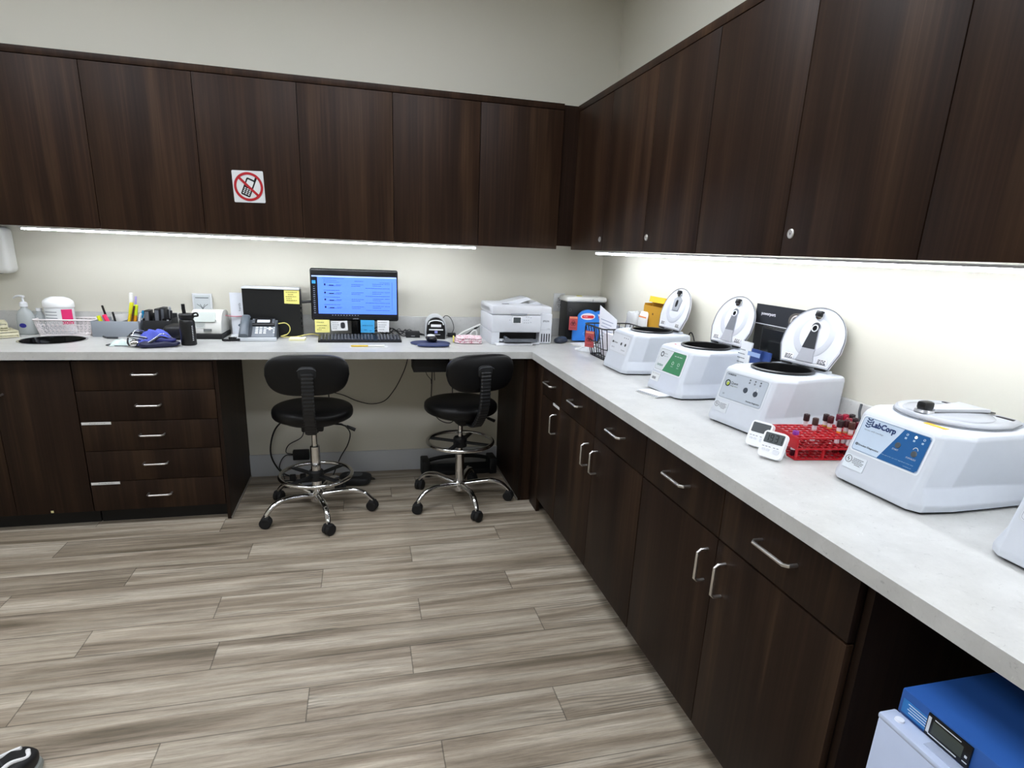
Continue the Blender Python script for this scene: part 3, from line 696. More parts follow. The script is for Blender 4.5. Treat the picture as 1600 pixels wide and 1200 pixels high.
# black holders with black pens
t = thing('pen_holder', 'black mesh pen holder with several compartments right of the grey organizer', 'organizer', (-2.665, -.10, ZC))
for nm, c, d in (('bottom', (0, 0, .003), (.14, .12, .006)), ('front_wall', (0, -.06, .045), (.14, .003, .09)), ('back_wall', (0, .06, .06), (.14, .003, .12)), ('side_wall', (-.07, 0, .05), (.003, .12, .10)), ('side_wall', (.07, 0, .05), (.003, .12, .10)), ('divider', (-.02, 0, .05), (.003, .117, .10)), ('divider', (.025, 0, .05), (.003, .117, .10))): bx(nm, c, d, BLACKM, t, r=.001)
for i, (x, y, h, col, lab) in enumerate(((-.052, -.02, .138, '141416', 'black notebook standing in the left part of the black pen holder'), (-.005, -.01, .146, '0e0e10', 'black wallet standing in the middle of the black pen holder'), (.012, .02, .15, '1c1c20', 'second black wallet behind the silver-edged one'))):
    tt = thing('notebook', lab, 'notebook', (-2.665 + x, -.10 + y, ZC + .0065)); MB().box((0, 0, h/2), (.026, .07, h), .003, (0, .05, 0)).build('cover', mat(col, .45), tt); bx('page_edge', (.0, -.033, h/2), (.018, .006, h*.9), mat('5a5d62', .6), tt, rot=(0, .05, 0))
for i, (x, y, dx, h, col, cp) in enumerate(((.038, -.03, .012, .150, 'c9ccd0', '1a1a1d'), (.050, -.01, .006, .158, '202024', '8a8d92'), (.060, -.035, .008, .145, 'd9dbde', '18181b'), (.047, .03, -.004, .16, '1b1b1e', 'b9bcc0'), (-.045, -.045, -.012, .128, 'd4d7da', 'e4e6e8'))):
    pen('pen', ['silver pen with black cap, front left of the right compartment', 'black pen with silver cap in the middle of the right compartment', 'pale silver pen at the right wall of the black holder', 'black pen with light cap at the back of the right compartment', 'white pen leaning left at the front of the black holder'][i], 'pen', col, (-2.665 + x, -.10 + y, ZC + .008), (-2.665 + x + dx, -.10 + y, ZC + h), .0055, cp, .4, 'pens in the black holder')

# --- blue blood-pressure cuff pile, mask, stethoscope
def crumple(name, label, cat, loc, size, m, seed, amp=.012, rot=0., nx=30, ny=24, hump=.06, group=None, thick=.002):
    t = thing(name, label, cat, loc, rot, group)
    def f(u, v):
        x, y = (u-.5)*size[0], (v-.5)*size[1]
        e = max(0., 1 - (2*abs(u-.5))**3) * max(0., 1 - (2*abs(v-.5))**3)
        nzv = noise.noise(Vector((u*3.1+seed, v*3.1, seed))) ; n2 = noise.noise(Vector((u*7+seed, v*7, seed+5)))
        x += .014*noise.noise(Vector((u*2, v*2, seed+9))); y += .014*noise.noise(Vector((u*2, v*2, seed+19)))
        return (x, y, thick + .001 + e*(hump*(.6 + .7*nzv) + amp*n2 + .01))
    MB().sheet(nx, ny, f, thick).build('cloth', m, t, smooth=70); return t
crumple('blood_pressure_cuff', 'crumpled bright blue cuff piled in front of the black pen holder', 'cuff', (-2.62, -.375, ZC), (.17, .16), mat('4f5cc4', .6, bump=.1), 3, .024, .3, hump=.075)
t = thing('cuff_strap', 'dark navy folded strap lying at the front edge of the counter', 'strap', (-2.565, -.49, ZC))
MB().supere((0, 0, .014), (.085, .045, .013), .5, .4, 40, 12, lambda p: Vector((p.x, p.y + .02*math.sin(p.x*30), p.z*(1 + .3*math.sin(p.x*55))))).build('strap', mat('15183a', .5), t, smooth=70)
MB().supere((.02, .02, .032), (.05, .03, .008), .5, .5, 30, 10).build('fold', mat('23276b', .5), t, smooth=70)
t = thing('stethoscope', 'black stethoscope coiled on the blue cuff at the counter front', 'stethoscope', (-2.66, -.47, ZC))
tp = bez([(-.02, .10, .05), (-.045, .06, .060), (-.055, .02, .045), (-.045, -.03, .02), (-.02, -.055, .010), (.03, -.06, .009), (.07, -.045, .03), (.10, -.02, .05), (.13, .0, .038), (.16, .015, .015)])
MB().tube(tp, .0042, 8).build('tubing', CORD, t, smooth=60)
MB().tube([(p.x*.9 + .01, p.y*.8 + .02, p.z + .012) for p in tp], .0025, 8).build('ear_tube', mat('c8cacc', .25, 1.), t, smooth=60, label='shiny steel ear tube')
MB().lathe([(0, 0), (.019, 0), (.021, .004), (.019, .010), (.008, .014), (0, .014)], (-.01, -.05, .018), 28, Matrix.Rotation(.5, 4, 'X')).build('chest_piece', CHROME, t)
for k in range(6):
    a = k*1.0; MB().tube(bez([(-.03+.02*math.cos(a), -.02+.02*math.sin(a), .030+.006*k), (.0, -.03, .022+.007*k), (.02+.02*math.cos(a+2), -.01, .02+.005*k)], 5), .0026, 6).build('coil', [CORD, mat('cfd1d4', .3, .8)][k % 2], t, smooth=60)
crumple('face_mask', 'pale green face mask lying left of the blue cuff', 'mask', (-2.755, -.43, ZC), (.10, .09), mat('cfe0da', .8), 8, .008, .2, 18, 14, .018)
t = thing('mask_loop', 'thin dark cord loop on the counter left of the face mask', 'cord', (-2.78, -.47, ZC)); MB().tube(bez([(.0, .09, .003), (-.035, .03, .003), (-.03, .0, .003), (.02, -.012, .003), (.09, -.02, .003)]), .0022, 6).build('cord', mat('45484c', .5), t)
t = thing('pen', 'dark grey pen lying on the counter below the grey organizer', 'pen', (-2.87, -.235, ZC)); MB().tube([(-.055, .045, .006), (-.02, .0, .0065), (.03, -.005, .0065)], .0055, 8).build('barrel', mat('3a3d42', .4), t)

# thermos
t = thing('water_bottle', 'matte black water bottle with flip spout at the counter front', 'bottle', (-2.447, -.425, ZC))
MB().lathe([(0, 0), (.034, 0), (.037, .004), (.037, .118), (.033, .130), (.028, .134), (0, .134)], n=40).build('bottle_body', mat('0b0b0c', .42), t)
MB().lathe([(0, .134), (.031, .134), (.035, .139), (.036, .156), (.031, .163), (0, .163)], n=40).build('lid', mat('101012', .4), t)
MB().tube([(-.008, 0, .16), (-.010, 0, .185), (-.010, 0, .210)], [.009, .0088, .0085], 16).build('spout', BLACK, t)
MB().tube(bez([(.033, 0, .148), (.055, -.004, .152), (.050, -.004, .166), (.028, 0, .160)]), .0045, 8).build('carry_loop', BLACK, t)
for k in range(9): bx('printed_mark', (.0285, -.0247, .028 + k*.009), (.006, .0012, .0045), mat('bfc2c4', .5), t, rot=(0, 0, -.71 + PI/2))
t2 = thing('black_case', 'black zip case lying between the pen holder and the water bottle', 'case', (-2.562, -.205, ZC)); MB().supere((0, 0, .04), (.06, .075, .04), .5, .5, 36, 14, lambda p: Vector((p.x + .3*p.z, p.y, p.z))).build('case_body', mat('0d0d0f', .5), t2, smooth=70)

# analyser
t = thing('urine_analyzer', 'white tabletop analyzer with sloped touch screen on a black base', 'analyzer', (-2.405, -.128, ZC), -.03)
bx('base', (0, -.005, .014), (.165, .205, .028), BLACKM, t, r=.004)
prof = [(-.095, .03), (-.098, .055), (-.085, .095), (-.055, .135), (-.02, .152), (.04, .150), (.078, .135), (.088, .10), (.09, .03)]
MB().prism(prof, -.078, .078, 'X').build('housing', mat('d2d2cc', .4), t, smooth=30)
M = Matrix.Translation((-.01, -.0735, .118)) @ Matrix.Rotation(math.radians(-37), 4, 'X')
s_ = MB().prism(rrect(.115, .062, .006), -.0015, .002); bmesh.ops.transform(s_.bm, matrix=M, verts=s_.bm.verts); s_.build('screen', mat('a9b0aa', .3), t, label='pale grey touch screen')
M2 = Matrix.Translation((.0, -.094, .075)) @ Matrix.Rotation(math.radians(-18), 4, 'X')
for nm_, cc_, dd_ in (('printed_label', (-.03, 0, 0), (.055, .001, .032)), ('card_slot', (.01, 0, -.027), (.042, .001, .014)), ('power_button', (.048, 0, .027), (.010, .001, .010))):
    s_ = MB().box(cc_, dd_); bmesh.ops.transform(s_.bm, matrix=M2, verts=s_.bm.verts); s_.build(nm_, mat({'printed_label': 'b9bdb8', 'card_slot': '5a5d5a', 'power_button': '7d817e'}[nm_], .5), t)
s_ = MB()
for k in range(3): s_.box((-.03, -.001, .008 - k*.008), (.048 - k*.006, .001, .002))
bmesh.ops.transform(s_.bm, matrix=M2, verts=s_.bm.verts); s_.build('fine_print', mat('6b6f6c', .6), t)

# wall plates / cards
t = thing('wall_plate', 'white framed notice card on the wall behind the analyzer', 'wall card', (-2.462, -.0205, 1.085))
bx('frame', (0, .008, 0), (.104, .012, .12), WHITE, t, r=.003); bx('card', (0, .0015, 0), (.086, .002, .102), mat('c9cfd1', .5), t)
b = MB()
for a in (-.8, -.35, .35, .8): b.tube(bez([(0, 0, -.03), (a*.012, 0, -.015), (a*.036, 0, .0)]), .0013, 6)
b.box((0, 0, .036), (.07, .001, .004)); b.build('plant_drawing', mat('4d5558', .6), t)
t = thing('sign_holder', 'tall white leaflet in an acrylic holder left of the black computer', 'leaflet holder', (-2.265, -.085, ZC), .05)
bx('leaflet', (0, 0, .128), (.072, .003, .235), mat('dfe3ea', .5), t); bx('foot', (0, -.03, .006), (.076, .07, .01), mat('e8ecee', .2), t, r=.002)
text('hands', .012, .012, .165, mat('5c6470', .6), t, y=-.0025, rotz=PI/2, w=.045); bx('emblem', (.006, -.002, .06), (.014, .001, .014), mat('4b5a6c', .6), t, rot=(0, PI/4, 0))
MB().tube(bez([(-.065, -.02, .118), (-.02, -.012, .112), (.02, -.004, .112), (.03, -.004, .105)]), .003, 8).build('pink_tube', mat('c9808c', .5), t)

# PC tower
t = thing('desktop_computer', 'black desktop computer standing upright behind the phone', 'computer', (-2.065, -.090, ZC), .0)
MB().prism([(-.158, .002), (-.158, .275), (.148, .272), (.15, .002)], -.06, .06).build('case', mat('08090a', .45), t)
MB().box((-.005, -.005, .279), (.308, .125, .010), .003, (0, .008, 0)).build('top_cover', mat('c9ccd0', .35), t, label='pale grey top edge')
b = MB()
for k in range(5): b.box((.152, -.02, .05 + .03*k), (.006, .05, .014), .001)
b.build('ports', BLACK, t)
t = thing('sticky_note', 'yellow handwritten sticky note on the black computer', 'sticky note', (-1.958, -.1515, ZC + .234))
bx('note', (0, 0, 0), (.082, .0012, .078), YEL, t, rot=(.02, .03, 0)); lines('handwriting', [(-.032, .03, .026), (-.02, .01, .014), (-.034, .026, .002), (-.03, .0, -.009), (-.03, .028, -.02)], mat('6b6a3a', .8), t, -.0025, .0028)

# phone
t = thing('desk_phone', 'grey and black office desk phone in front of the computer', 'phone', (-2.138, -.225, ZC), .02)
MB().prism([(-.075, .0), (-.075, .014), (.065, .10), (.075, .10), (.075, .0)], -.098, .098, 'X').build('base', mat('4e545b', .45), t)
bx('front_lip', (0, -.077, .011), (.205, .018, .022), mat('c9ced3', .4), t, r=.004, label='pale grey front lip'); bx('foot', (.0, -.01, .003), (.19, .13, .006), BLACKM, t)
# sloped face frame
ang = math.atan2(.086, .14); MF = Matrix.Translation((0, -.005, .058)) @ Matrix.Rotation(ang, 4, 'X')
def onface(b): bmesh.ops.transform(b.bm, matrix=MF, verts=b.bm.verts); return b
onface(MB().box((.03, -.0, .004), (.12, .15, .008), .003)).build('keypad_plate', mat('6e747b', .4), t)
b = MB().box((.028, .045, .014), (.118, .062, .014), .004); onface(b).build('display_bezel', mat('0a0a0c', .3), t)
b = MB().box((.028, .045, .0215), (.066, .022, .001)); onface(b).build('display', mat('cdd3d6', .3, emit=.25), t)
b = MB()
for i in range(3):
    for j in range(4): b.box((-.005 + i*.021, .004 - j*.016, .009), (.015, .009, .003), .0012)
onface(b).build('number_keys', mat('dfe3e6', .4), t)
b = MB()
for dx, dy in ((0, .01), (0, -.01), (.011, 0), (-.011, 0), (0, 0)): b.box((.062 + dx, -.005 + dy, .009), (.011, .009, .003), .0015)
for k in range(4): b.box((.085, .002 - k*.014, .009), (.009, .005, .003), .001)
onface(b).build('navigation_keys', mat('eef0f2', .4), t)
b = MB()
for k in range(3): b.box((-.024, .058 - k*.013, .022), (.012, .006, .002)); b.box((.08, .058 - k*.013, .022), (.012, .006, .002))
onface(b).build('line_keys', mat('7b8087', .4), t)
b = MB(); pts = bez([(0, -.085, .022), (0, -.06, .030), (0, .0, .040), (0, .06, .032), (0, .085, .022)], 6)
b.loft([[(-.066 + a*.023*(1 - .12*abs(p.y)/.09*0), p.y, p.z + c) for a, c in ((-1, -.006), (-.85, .008), (-.4, .013), (.4, .013), (.85, .008), (1, -.006), (.6, -.01), (-.6, -.01))] for p in pts]); onface(b).build('handset', mat('5b636b', .35), t, smooth=60)
cl = [(-.10 + .0*i, 0, 0) for i in range(2)]
hel = []
for i in range(150):
    a = i/150; hel.append((-.13 - .045*math.cos(a*5.2), -.055 - .03*math.sin(a*5.2) - .02, .009 + .006*math.sin(i*1.3) + .004*(i/150)))
hel = [(x + .0, y, max(.0045, z)) for x, y, z in hel]
MB().tube(hel, .0035, 6).build('coiled_cord', CORD, t, smooth=60)
t = thing('network_cable', 'yellow network cable looping from phone along the counter', 'cable', (-2.03, -.19, ZC))
MB().tube(bez([(-.005, .0, .085), (.03, -.005, .09), (.052, -.003, .075), (.056, 0, .05), (.04, 0, .025), (.005, .0, .012), (.03, .02, .006), (.08, .03, .006), (.14, .045, .016), (.18, .06, .018), (.215, .06, .008)]), .0028, 8).build('cable', mat('d8ce76', .5), t)
t = thing('note_pad', 'small pale yellow note pad lying left of the keyboard', 'note pad', (-1.93, -.245, ZC), -.03); bx('sheets', (0, 0, .006), (.085, .075, .011), mat('e6e1b4', .8), t, r=.001); bx('top_sheet', (.0, 0, .0122), (.084, .074, .001), mat('efeccd', .8), t)
t = thing('papers', 'white loose papers lying under the analyzer cord by the phone', 'papers', (-2.272, -.19, ZC), .1); bx('sheet', (0, 0, .0015), (.05, .10, .0025), PAPER, t)

# monitor
t = thing('monitor', 'black widescreen monitor showing a blue window of text', 'monitor', (-1.605, -.14, ZC))
mo = bpy.data.objects.new('panel', MB().box((0, .012, 0), (.498, .030, .298), .012, seg=3).build('tmp', BLACK).data); bpy.data.objects.remove(bpy.data.objects['tmp'])
C.objects.link(mo); mo.parent = t; mo.location = (0, -.02, .252); mo.rotation_euler = (math.radians(-3), 0, 0); mo.data.name = 'panel'
mo.data.materials[0] = mat('0a0a0c', .25)
SW, SH = .478, .243
scr = bx('screen', (0, -.0035, -.006), (SW, .001, SH), mat('101018', .3, emit=.25), mo)
bx('window_area', (.0155, -.0044, -.001), (SW - .031, .0008, SH - .028), mat('4a72e4', .7, emit=.95, noise_amt=0), scr, label='bright blue window area')
bx('title_bar', (0, -.0046, .104), (SW, .0008, .008), mat('8fa4ea', .5, emit=.7, noise_amt=0), scr)
bx('active_menu_tile', (-.2285, -.0046, .071), (.02, .0008, .018), mat('2f7fc0', .4, emit=.7, noise_amt=0), scr)
SI = mat('1f3580', .5, emit=.3, noise_amt=0)
rows = []
for k, z in enumerate((.058, .012, -.027, -.070)):
    rows += [(-.175, -.085, z + .014), (-.105, -.075, z), (-.155, -.08, z - .006), (-.02, .05, z + .003), (-.02, .03, z - .006), (.10, .165, z + .008), (.10, .15, z - .002), (.17, .20, z + .008), (.06, .20, z - .016)]
lines('screen_text', rows + [(-.18, -.06, .093), (-.175, -.10, .082), (0, .05, .08), (.14, .20, .075)], SI, scr, -.0053, .0022)
b = MB()
for z in (.058, .012, -.027, -.070): b.box((-.168, -.0053, z), (.009, .0006, .011)); b.box((-.132, -.0053, z - .004), (.026, .0006, .005))
b.build('screen_icons', mat('12204f', .5), scr)
b = MB()
for k in range(14): b.box((-.228, -.0046, .045 - k*.0115), (.010 if k % 3 else .006, .0006, .003))
for k in range(10): b.box((-.13 + k*.016, -.0046, -.1165), (.006, .0006, .003))
b.build('menu_icons', mat('8d96a8', .5, emit=.4, noise_amt=0), scr)
bx('scroll_line', (.213, -.0053, -.0), (.0012, .0006, .16), SI, scr)
text('SAMSUNG', .005, 0, -.136, mat('a9acb2', .4), mo, y=-.0036, w=.032)
b = MB(); b.box((0, .035, .10), (.055, .016, .17), .005); b.build('stand_neck', BLACK, t); MB().supere((0, .02, .008), (.12, .08, .008), .5, .8, 40, 8).build('stand_base', BLACK, t, smooth=60)
MB().tube(bez([(-.245, .0, .21), (-.27, .0, .208), (-.30, .005, .205)]), .008, 8).build('video_plug', BLACK, t)
def note(name, label, x, z, w, h, col, hw, cat='sticky note', ink='55563a', ry=0.):
    t = thing(name, label, cat, (x, -.172, z)); t.rotation_euler = (math.radians(-4), ry, 0)
    bx('paper', (0, 0, 0), (w, .0012, h), mat(col, .8), t); lines('handwriting', hw, mat(ink, .8), t, -.0015, .0025); return t
note('sticky_note', 'yellow handwritten sticky note under the left end of the monitor', -1.796, .985, .082, .074, 'e4dd86', [(-.03, .01, .022), (-.03, .025, .004), (-.02, .015, -.01), (-.03, -.005, -.02)])
t = note('business_card', 'white business card with dark portrait under the monitor', -1.700, .988, .094, .056, 'dfe1e2', [(-.04, -.005, .018), (-.04, 0, .006), (-.04, -.01, -.006), (-.04, -.014, -.016)], 'card', '3d3f44', -.03); MB().supere((.02, -.001, .002), (.013, .0015, .018), .7, .7, 20, 10).build('portrait', mat('22242a', .6), t)
note('sticky_note', 'bright blue sticky note under the middle of the monitor', -1.538, .986, .080, .074, '3f9fd8', [(-.03, .03, .005), (.012, .025, -.025), (-.02, -.005, -.02)], ink='174a78')
note('note_card', 'white handwritten card under the right end of the monitor', -1.447, .988, .068, .068, 'e3e5e8', [(-.028, .022, .022), (-.028, .02, .008), (-.028, .01, -.004), (-.026, .005, -.02)], 'card', '50535a')

# keyboard
t = thing('keyboard', 'black full-size keyboard in front of the monitor', 'keyboard', (-1.582, -.262, ZC), .03)
MB().prism([(-.068, 0), (-.068, .012), (.062, .026), (.066, .024), (.066, 0)], -.232, .232, 'X').build('case', mat('141518', .45), t)
b = MB()
for j in range(6):
    x = -.222
    while x < .22:
        wd = .0165 if not (j == 0 and -.10 < x < 0) else .09
        if abs(x - .075) > .004: b.box((x + wd/2, -.052 + j*.0205, .0165 + (j*.0205)*.108), (wd - .003, .0165, .007), .002, (.1, 0, 0), seg=1)
        x += wd + .0022
b.build('keys', mat('33363c', .4), t)
t = thing('sheet_strip', 'narrow white paper strip lying in front of the keyboard', 'paper', (-1.535, -.492, ZC), .05); bx('strip', (0, 0, .0008), (.205, .035, .0012), PAPER, t)
pen('highlighter', 'yellow and white pen lying on the paper strip', 'pen', 'd8b52a', (-1.632, -.497, ZC + .0075), (-1.45, -.488, ZC + .0075), .0048, 'e8e8e4', .5, None)

# hub, cables
t = thing('usb_hub', 'small black box with tangled cables right of the keyboard', 'hub', (-1.268, -.115, ZC)); bx('body', (0, 0, .019), (.085, .05, .037), BLACKM, t, r=.003); bx('mark', (0, -.0255, .012), (.022, .001, .002), mat('c9ccd0', .4), t)
t = thing('cable_tangle', 'tangle of black cables behind the small black box', 'cables', (-1.365, -.065, ZC))
for k in range(6):
    pts = [(-.16 + .03*i + random.uniform(-.01, .01), random.uniform(-.03, .03), .006 + max(0, random.uniform(-.01, .04))*(0 < i < 11)) for i in range(12)]
    pts = [(x, min(y, .035), z + .001*k) for x, y, z in pts]
    if k in (1, 4): pts = pts[3:9]
    MB().tube(bez(pts, 5), [.003, .0025, .002][k % 3], 6).build('cable', [CORD, mat('2a2b2e', .5)][k % 2], t)

# label printer
t = thing('label_printer', 'silver and black rounded label printer behind the mouse pad', 'printer', (-1.128, -.12, ZC), -.06)
def arch(w, h, r, n=10): return [(w, 0), (w*1.04, h*.35)] + [(w*.98*math.cos(u), (h - r) + r*math.sin(u)) for u in [PI*i/n for i in range(n+1)]] + [(-w*1.04, h*.35), (-w, 0)]
def lp(sc, y, dz=0.): return [(x*sc, y, z*(1 + dz)) for x, z in arch(.064, .142, .062)]
MB().loft([lp(.98, .075), lp(1.0, .04, .0), lp(1.0, -.02), lp(.97, -.045, -.05)]).build('housing', mat('b9bcbf', .35), t, smooth=50, label='silver grey shell')
MB().loft([lp(.90, -.043, -.07), lp(.86, -.062, -.15), lp(.86, -.066, -.17)]).build('front_cover', mat('0b0b0d', .3), t, smooth=30, label='glossy black face')
def fr(c, d, m, nm, tilt): return MB().box(c, d, min(d)*.3, (tilt, 0, 0)).build(nm, m, t)
MB().tube(bez([(-.046, -.066, .088), (-.036, -.066, .106), (0, -.066, .114), (.036, -.066, .106), (.046, -.066, .088)]), .0035, 8).build('silver_arc', mat('d9dbde', .3), t)
fr((0, -.068, .082), (.062, .003, .016), mat('e9eaec', .4), 'label_window', 0); fr((0, -.069, .058), (.086, .004, .008), mat('dcdee0', .3), 'paper_slot', 0); fr((0, -.069, .044), (.018, .003, .016), mat('8b8fd0', .35), 'button', 0); fr((0, -.0685, .028), (.052, .002, .003), mat('c8cacc', .4), 'name_print', 0)
t = thing('printer_cable', 'thin black cable looping up behind the label printer', 'cable', (-1.06, -.055, ZC)); MB().tube(bez([(-.02, -.0, .10), (.0, 0, .128), (.03, 0, .120), (.052, 0, .08), (.055, 0, .04), (.03, -.01, .012), (-.01, -.02, .006)]), .0022, 8).build('cable', CORD, t)
t = thing('power_brick', 'small black power adapter between label printer and white printer', 'adapter', (-1.02, -.075, ZC)); bx('body', (0, 0, .012), (.05, .03, .023), BLACKM, t, r=.003)
# white cable bundle leaning to printer
t = thing('cable_bundle', 'white cables running up from the counter to the white printer', 'cables', (-.94, -.14, ZC))
MB().tube(bez([(-.07, -.05, .006), (-.03, -.02, .035), (.03, .0, .06), (.095, .02, .085)]), .0055, 8).build('cable', CABLEW, t); MB().tube(bez([(-.06, -.02, .006), (-.0, .0, .022), (.05, .02, .05), (.09, .03, .07)]), .003, 8).build('cable', CORD, t)
MB().tube(bez([(.02, -.03, .006), (.03, -.03, .04), (.055, -.03, .055), (.065, -.03, .03), (.05, -.03, .006)]), .0045, 8).build('cable', CABLEW, t); bx('plug', (.066, .02, .062), (.022, .012, .012), BLACK, t, r=.002, rot=(0, -.5, 0))
# folded cloth
t = thing('folded_cloth', 'folded pink and white patterned cloth left of the printer', 'cloth', (-.955, -.315, ZC), -.12)
def pinkm():
    m = bpy.data.materials.new('pink_print'); m.use_nodes = True; nt = m.node_tree; b = nt.nodes['Principled BSDF']
    v = N(nt, 'ShaderNodeTexNoise', i_Scale=95, i_Detail=3); tc = N(nt, 'ShaderNodeTexCoord'); nt.links.new(tc.outputs['Object'], v.inputs['Vector'])
    r = ramp(nt, [(.42, 'e6dadd'), (.55, 'ddbcc4'), (.66, 'b5566e')]); nt.links.new(v.outputs['Fac'], r.inputs['Fac']); nt.links.new(r.outputs[0], b.inputs['Base Color']); b.inputs['Roughness'].default_value = .8; return m
PK = pinkm()
for k in range(3): MB().supere((.002*k, 0, .008 + k*.0125), (.082 - .003*k, .062, .0066), .35, .3, 44, 8, lambda p, k=k: Vector((p.x, p.y, p.z + .002*math.sin(p.x*60 + k)))).build('layer', PK, t, smooth=60)
bx('yellow_band', (-.087, 0, .02), (.008, .05, .034), mat('e0d36a', .7), t, r=.003, label='yellow edge band')
# mouse pad + mouse
t = thing('mouse_pad', 'dark blue gel mouse pad at the counter front below the label printer', 'mouse pad', (-1.185, -.395, ZC), .0)
MB().supere((0, .04, .004), (.115, .085, .0035), .4, .8, 44, 6).build('pad', mat('232c52', .6), t, smooth=60); MB().supere((.005, -.078, .009), (.092, .034, .0085), .7, .6, 44, 10, lambda p: Vector((p.x, p.y + .9*p.x*p.x, p.z))).build('wrist_rest', mat('28345f', .4), t, smooth=60)
def mouse(label, loc, rot, m1, m2):
    t = thing('computer_mouse', label, 'mouse', loc, rot)
    MB().supere((0, 0, .016), (.031, .055, .018), .8, .75, 36, 14, lambda p: Vector((p.x, p.y, (p.z if p.z > 0 else max(p.z, -.015)) * (1 - .12*(p.y/.055))))).build('shell', m1, t, smooth=60)
    MB().supere((0, .006, .0215), (.0245, .042, .0178), .8, .75, 30, 12).build('top_panel', m2, t, smooth=60); MB().lathe([(0, -.0035), (.006, -.0035), (.006, .0035), (0, .0035)], (0, .03, .033), 14, Matrix.Rotation(PI/2, 4, 'Y')).build('wheel', RUBBER, t); return t
mouse('black and silver mouse on the dark blue mouse pad', (-1.175, -.315, ZC + .0085), .1, mat('141418', .25), mat('d6d8dc', .25))
mouse('dark slate blue mouse on the counter right of the white printer', (-.365, -.305, ZC), -.9, mat('29303d', .4), mat('3b4a60', .35))

# ============================================================ printer
t = thing('inkjet_printer', 'white tank printer with small screen near the corner of the counter', 'printer', (-.640, -.225, ZC), math.radians(1)); t.scale = (1.02, 1, 1.05)
pw, pd = .376, .325; x0, x1 = -pw/2, pw/2; PWH = mat('d0d3d9', .35); TW = .078
MB().prism([(-pd/2, .012), (-pd/2, .068), (-pd/2 + .0, .07), (pd/2, .07), (pd/2, .012), (pd/2 - .05, .0), (-pd/2 + .03, .0)], x0, x0 + .048, 'X').build('left_cheek', PWH, t)
MB().box(((x0 + x1 - TW)/2, .0, .118), (pw - TW, pd, .098), .008).build('main_body', PWH, t)
MB().box(((x0 + x1 - TW)/2 + .02, .04, .035), (pw - TW - .04, pd - .09, .06), .002).build('tray_bay', mat('08080a', .5), t, label='dark paper tray opening')
MB().box(((x0 + x1 - TW)/2, -.01, .006), (pw - TW, pd - .02, .011), .003).build('bottom_plate', PWH, t)
MB().box(((x0 + x1 - TW)/2, 0, .195), (pw - TW, pd + .002, .052), .010).build('scanner_lid', mat('d6d8dd', .35), t)
MB().box(((x0 + x1)/2 + .0, .01, .190), (pw, pd - .06, .050), .012).build('upper_shell', mat('d6d8dd', .35), t)
MB().box((x0 + .16, -pd/2 - .0012, .1725), (.098, .004, .010), .001).build('lid_notch', mat('8e9299', .4), t)
MB().box((x0 + .15, -pd/2 - .0008, .1395), (.054, .003, .041), .004).build('screen_frame', mat('f1f2f4', .3), t); bx('screen', (x0 + .15, -pd/2 - .0028, .1395), (.044, .001, .031), mat('3f4548', .25), t)
b = MB()
for k, (dx, dz) in enumerate(((-.045, 0), (-.028, .018), (-.028, -.015), (.042, 0), (.055, 0), (.068, 0), (.055, .018), (.042, -.015), (.055, -.015), (.068, -.015), (.083, .014), (.083, -.012), (.068, .018))): b.box((x0 + .15 + dx + .002, -pd/2 - .0005, .1395 + dz), (.006, .002, .004), .0008)
b.build('buttons', mat('9ea3aa', .4), t)
MB().box((x1 - TW/2, .012, .088), (TW, pd - .03, .172), .006).build('ink_tank_unit', mat('ced1d7', .35), t)
b = MB()
for k in range(4): b.box((x1 - TW/2 - .022 + .0155*k, -pd/2 + .0262, .036), (.008, .002, .048), .001)
b.build('tank_windows', mat('3a3d42', .3), t); text('EPSON', .0105, x1 - TW/2, .132, mat('4c5057', .5), t, y=-pd/2 + .0262, w=.038, bold=.02)
bx('tank_seam', (x1 - TW/2, -pd/2 + .0268, .082), (TW - .006, .001, .001), mat('9a9ea5', .5), t); text('ET-4850', .005, x1 - .022, .088, mat('777b82', .5), t, y=-pd/2 + .0265, w=.018)
b = MB().box((x0 + .165, -pd/2 - .006, .026), (.20, .10, .007), .002); b.box((x0 + .165, -pd/2 - .05, .030), (.20, .006, .018), .002); b.box((x0 + .09, -pd/2 - .012, .037), (.03, .07, .016), .005, (0, .5, 0)); b.build('output_tray', mat('5a5f66', .35), t)
b = MB().box((x0 + .07, -pd/2 + .01, .026), (.04, .03, .012), .002); b.build('paper_guide', mat('d3d6db', .4), t); MB().box((x0 + .13, -pd/2 - .022, .0065), (.22, .04, .012), .003).build('drop_tray', mat('e4e6ea', .4), t)
b = MB().prism([(x0 + .10, .222), (x0 + .245, .258), (x0 + .262, .252), (x0 + .27, .245), (x0 + .20, .221)], -.02, .12); b.build('document_feeder', mat('dcdfe3', .35), t)
b = MB().prism([(x0 + .24, .216), (x0 + .30, .236), (x0 + .345, .217)], -.04, .13); b.build('feeder_tray', mat('c9cdd2', .35), t); bx('feeder_slot', (x0 + .10, -.07, .2215), (.04, .02, .002), mat('43474c', .4), t)

# outlets
def outlet(label, x, z, w, h, parent=None):
    t = thing('wall_outlet', label, 'outlet', (x, -.001, z)); MB().box((0, -.003, 0), (w, .006, h), .002).build('plate', mat('d2d3d2', .4), t)
    for dz in (.022, -.022):
        s_ = MB().box((0, -.0065, dz), (.032, .003, .034), .0014).build('socket', mat('e4e4e2', .4), t); b = MB()
        b.box((-.006, -.0082, dz + .005), (.003, .001, .010)); b.box((.006, -.0082, dz + .005), (.003, .001, .008)); b.box((0, -.0082, dz - .008), (.005, .001, .005)); b.build('slots', mat('26282b', .5), s_)
    return t
outlet('grey wall outlet plate between the white printer and the black appliance', -.292, 1.138, .078, .118)

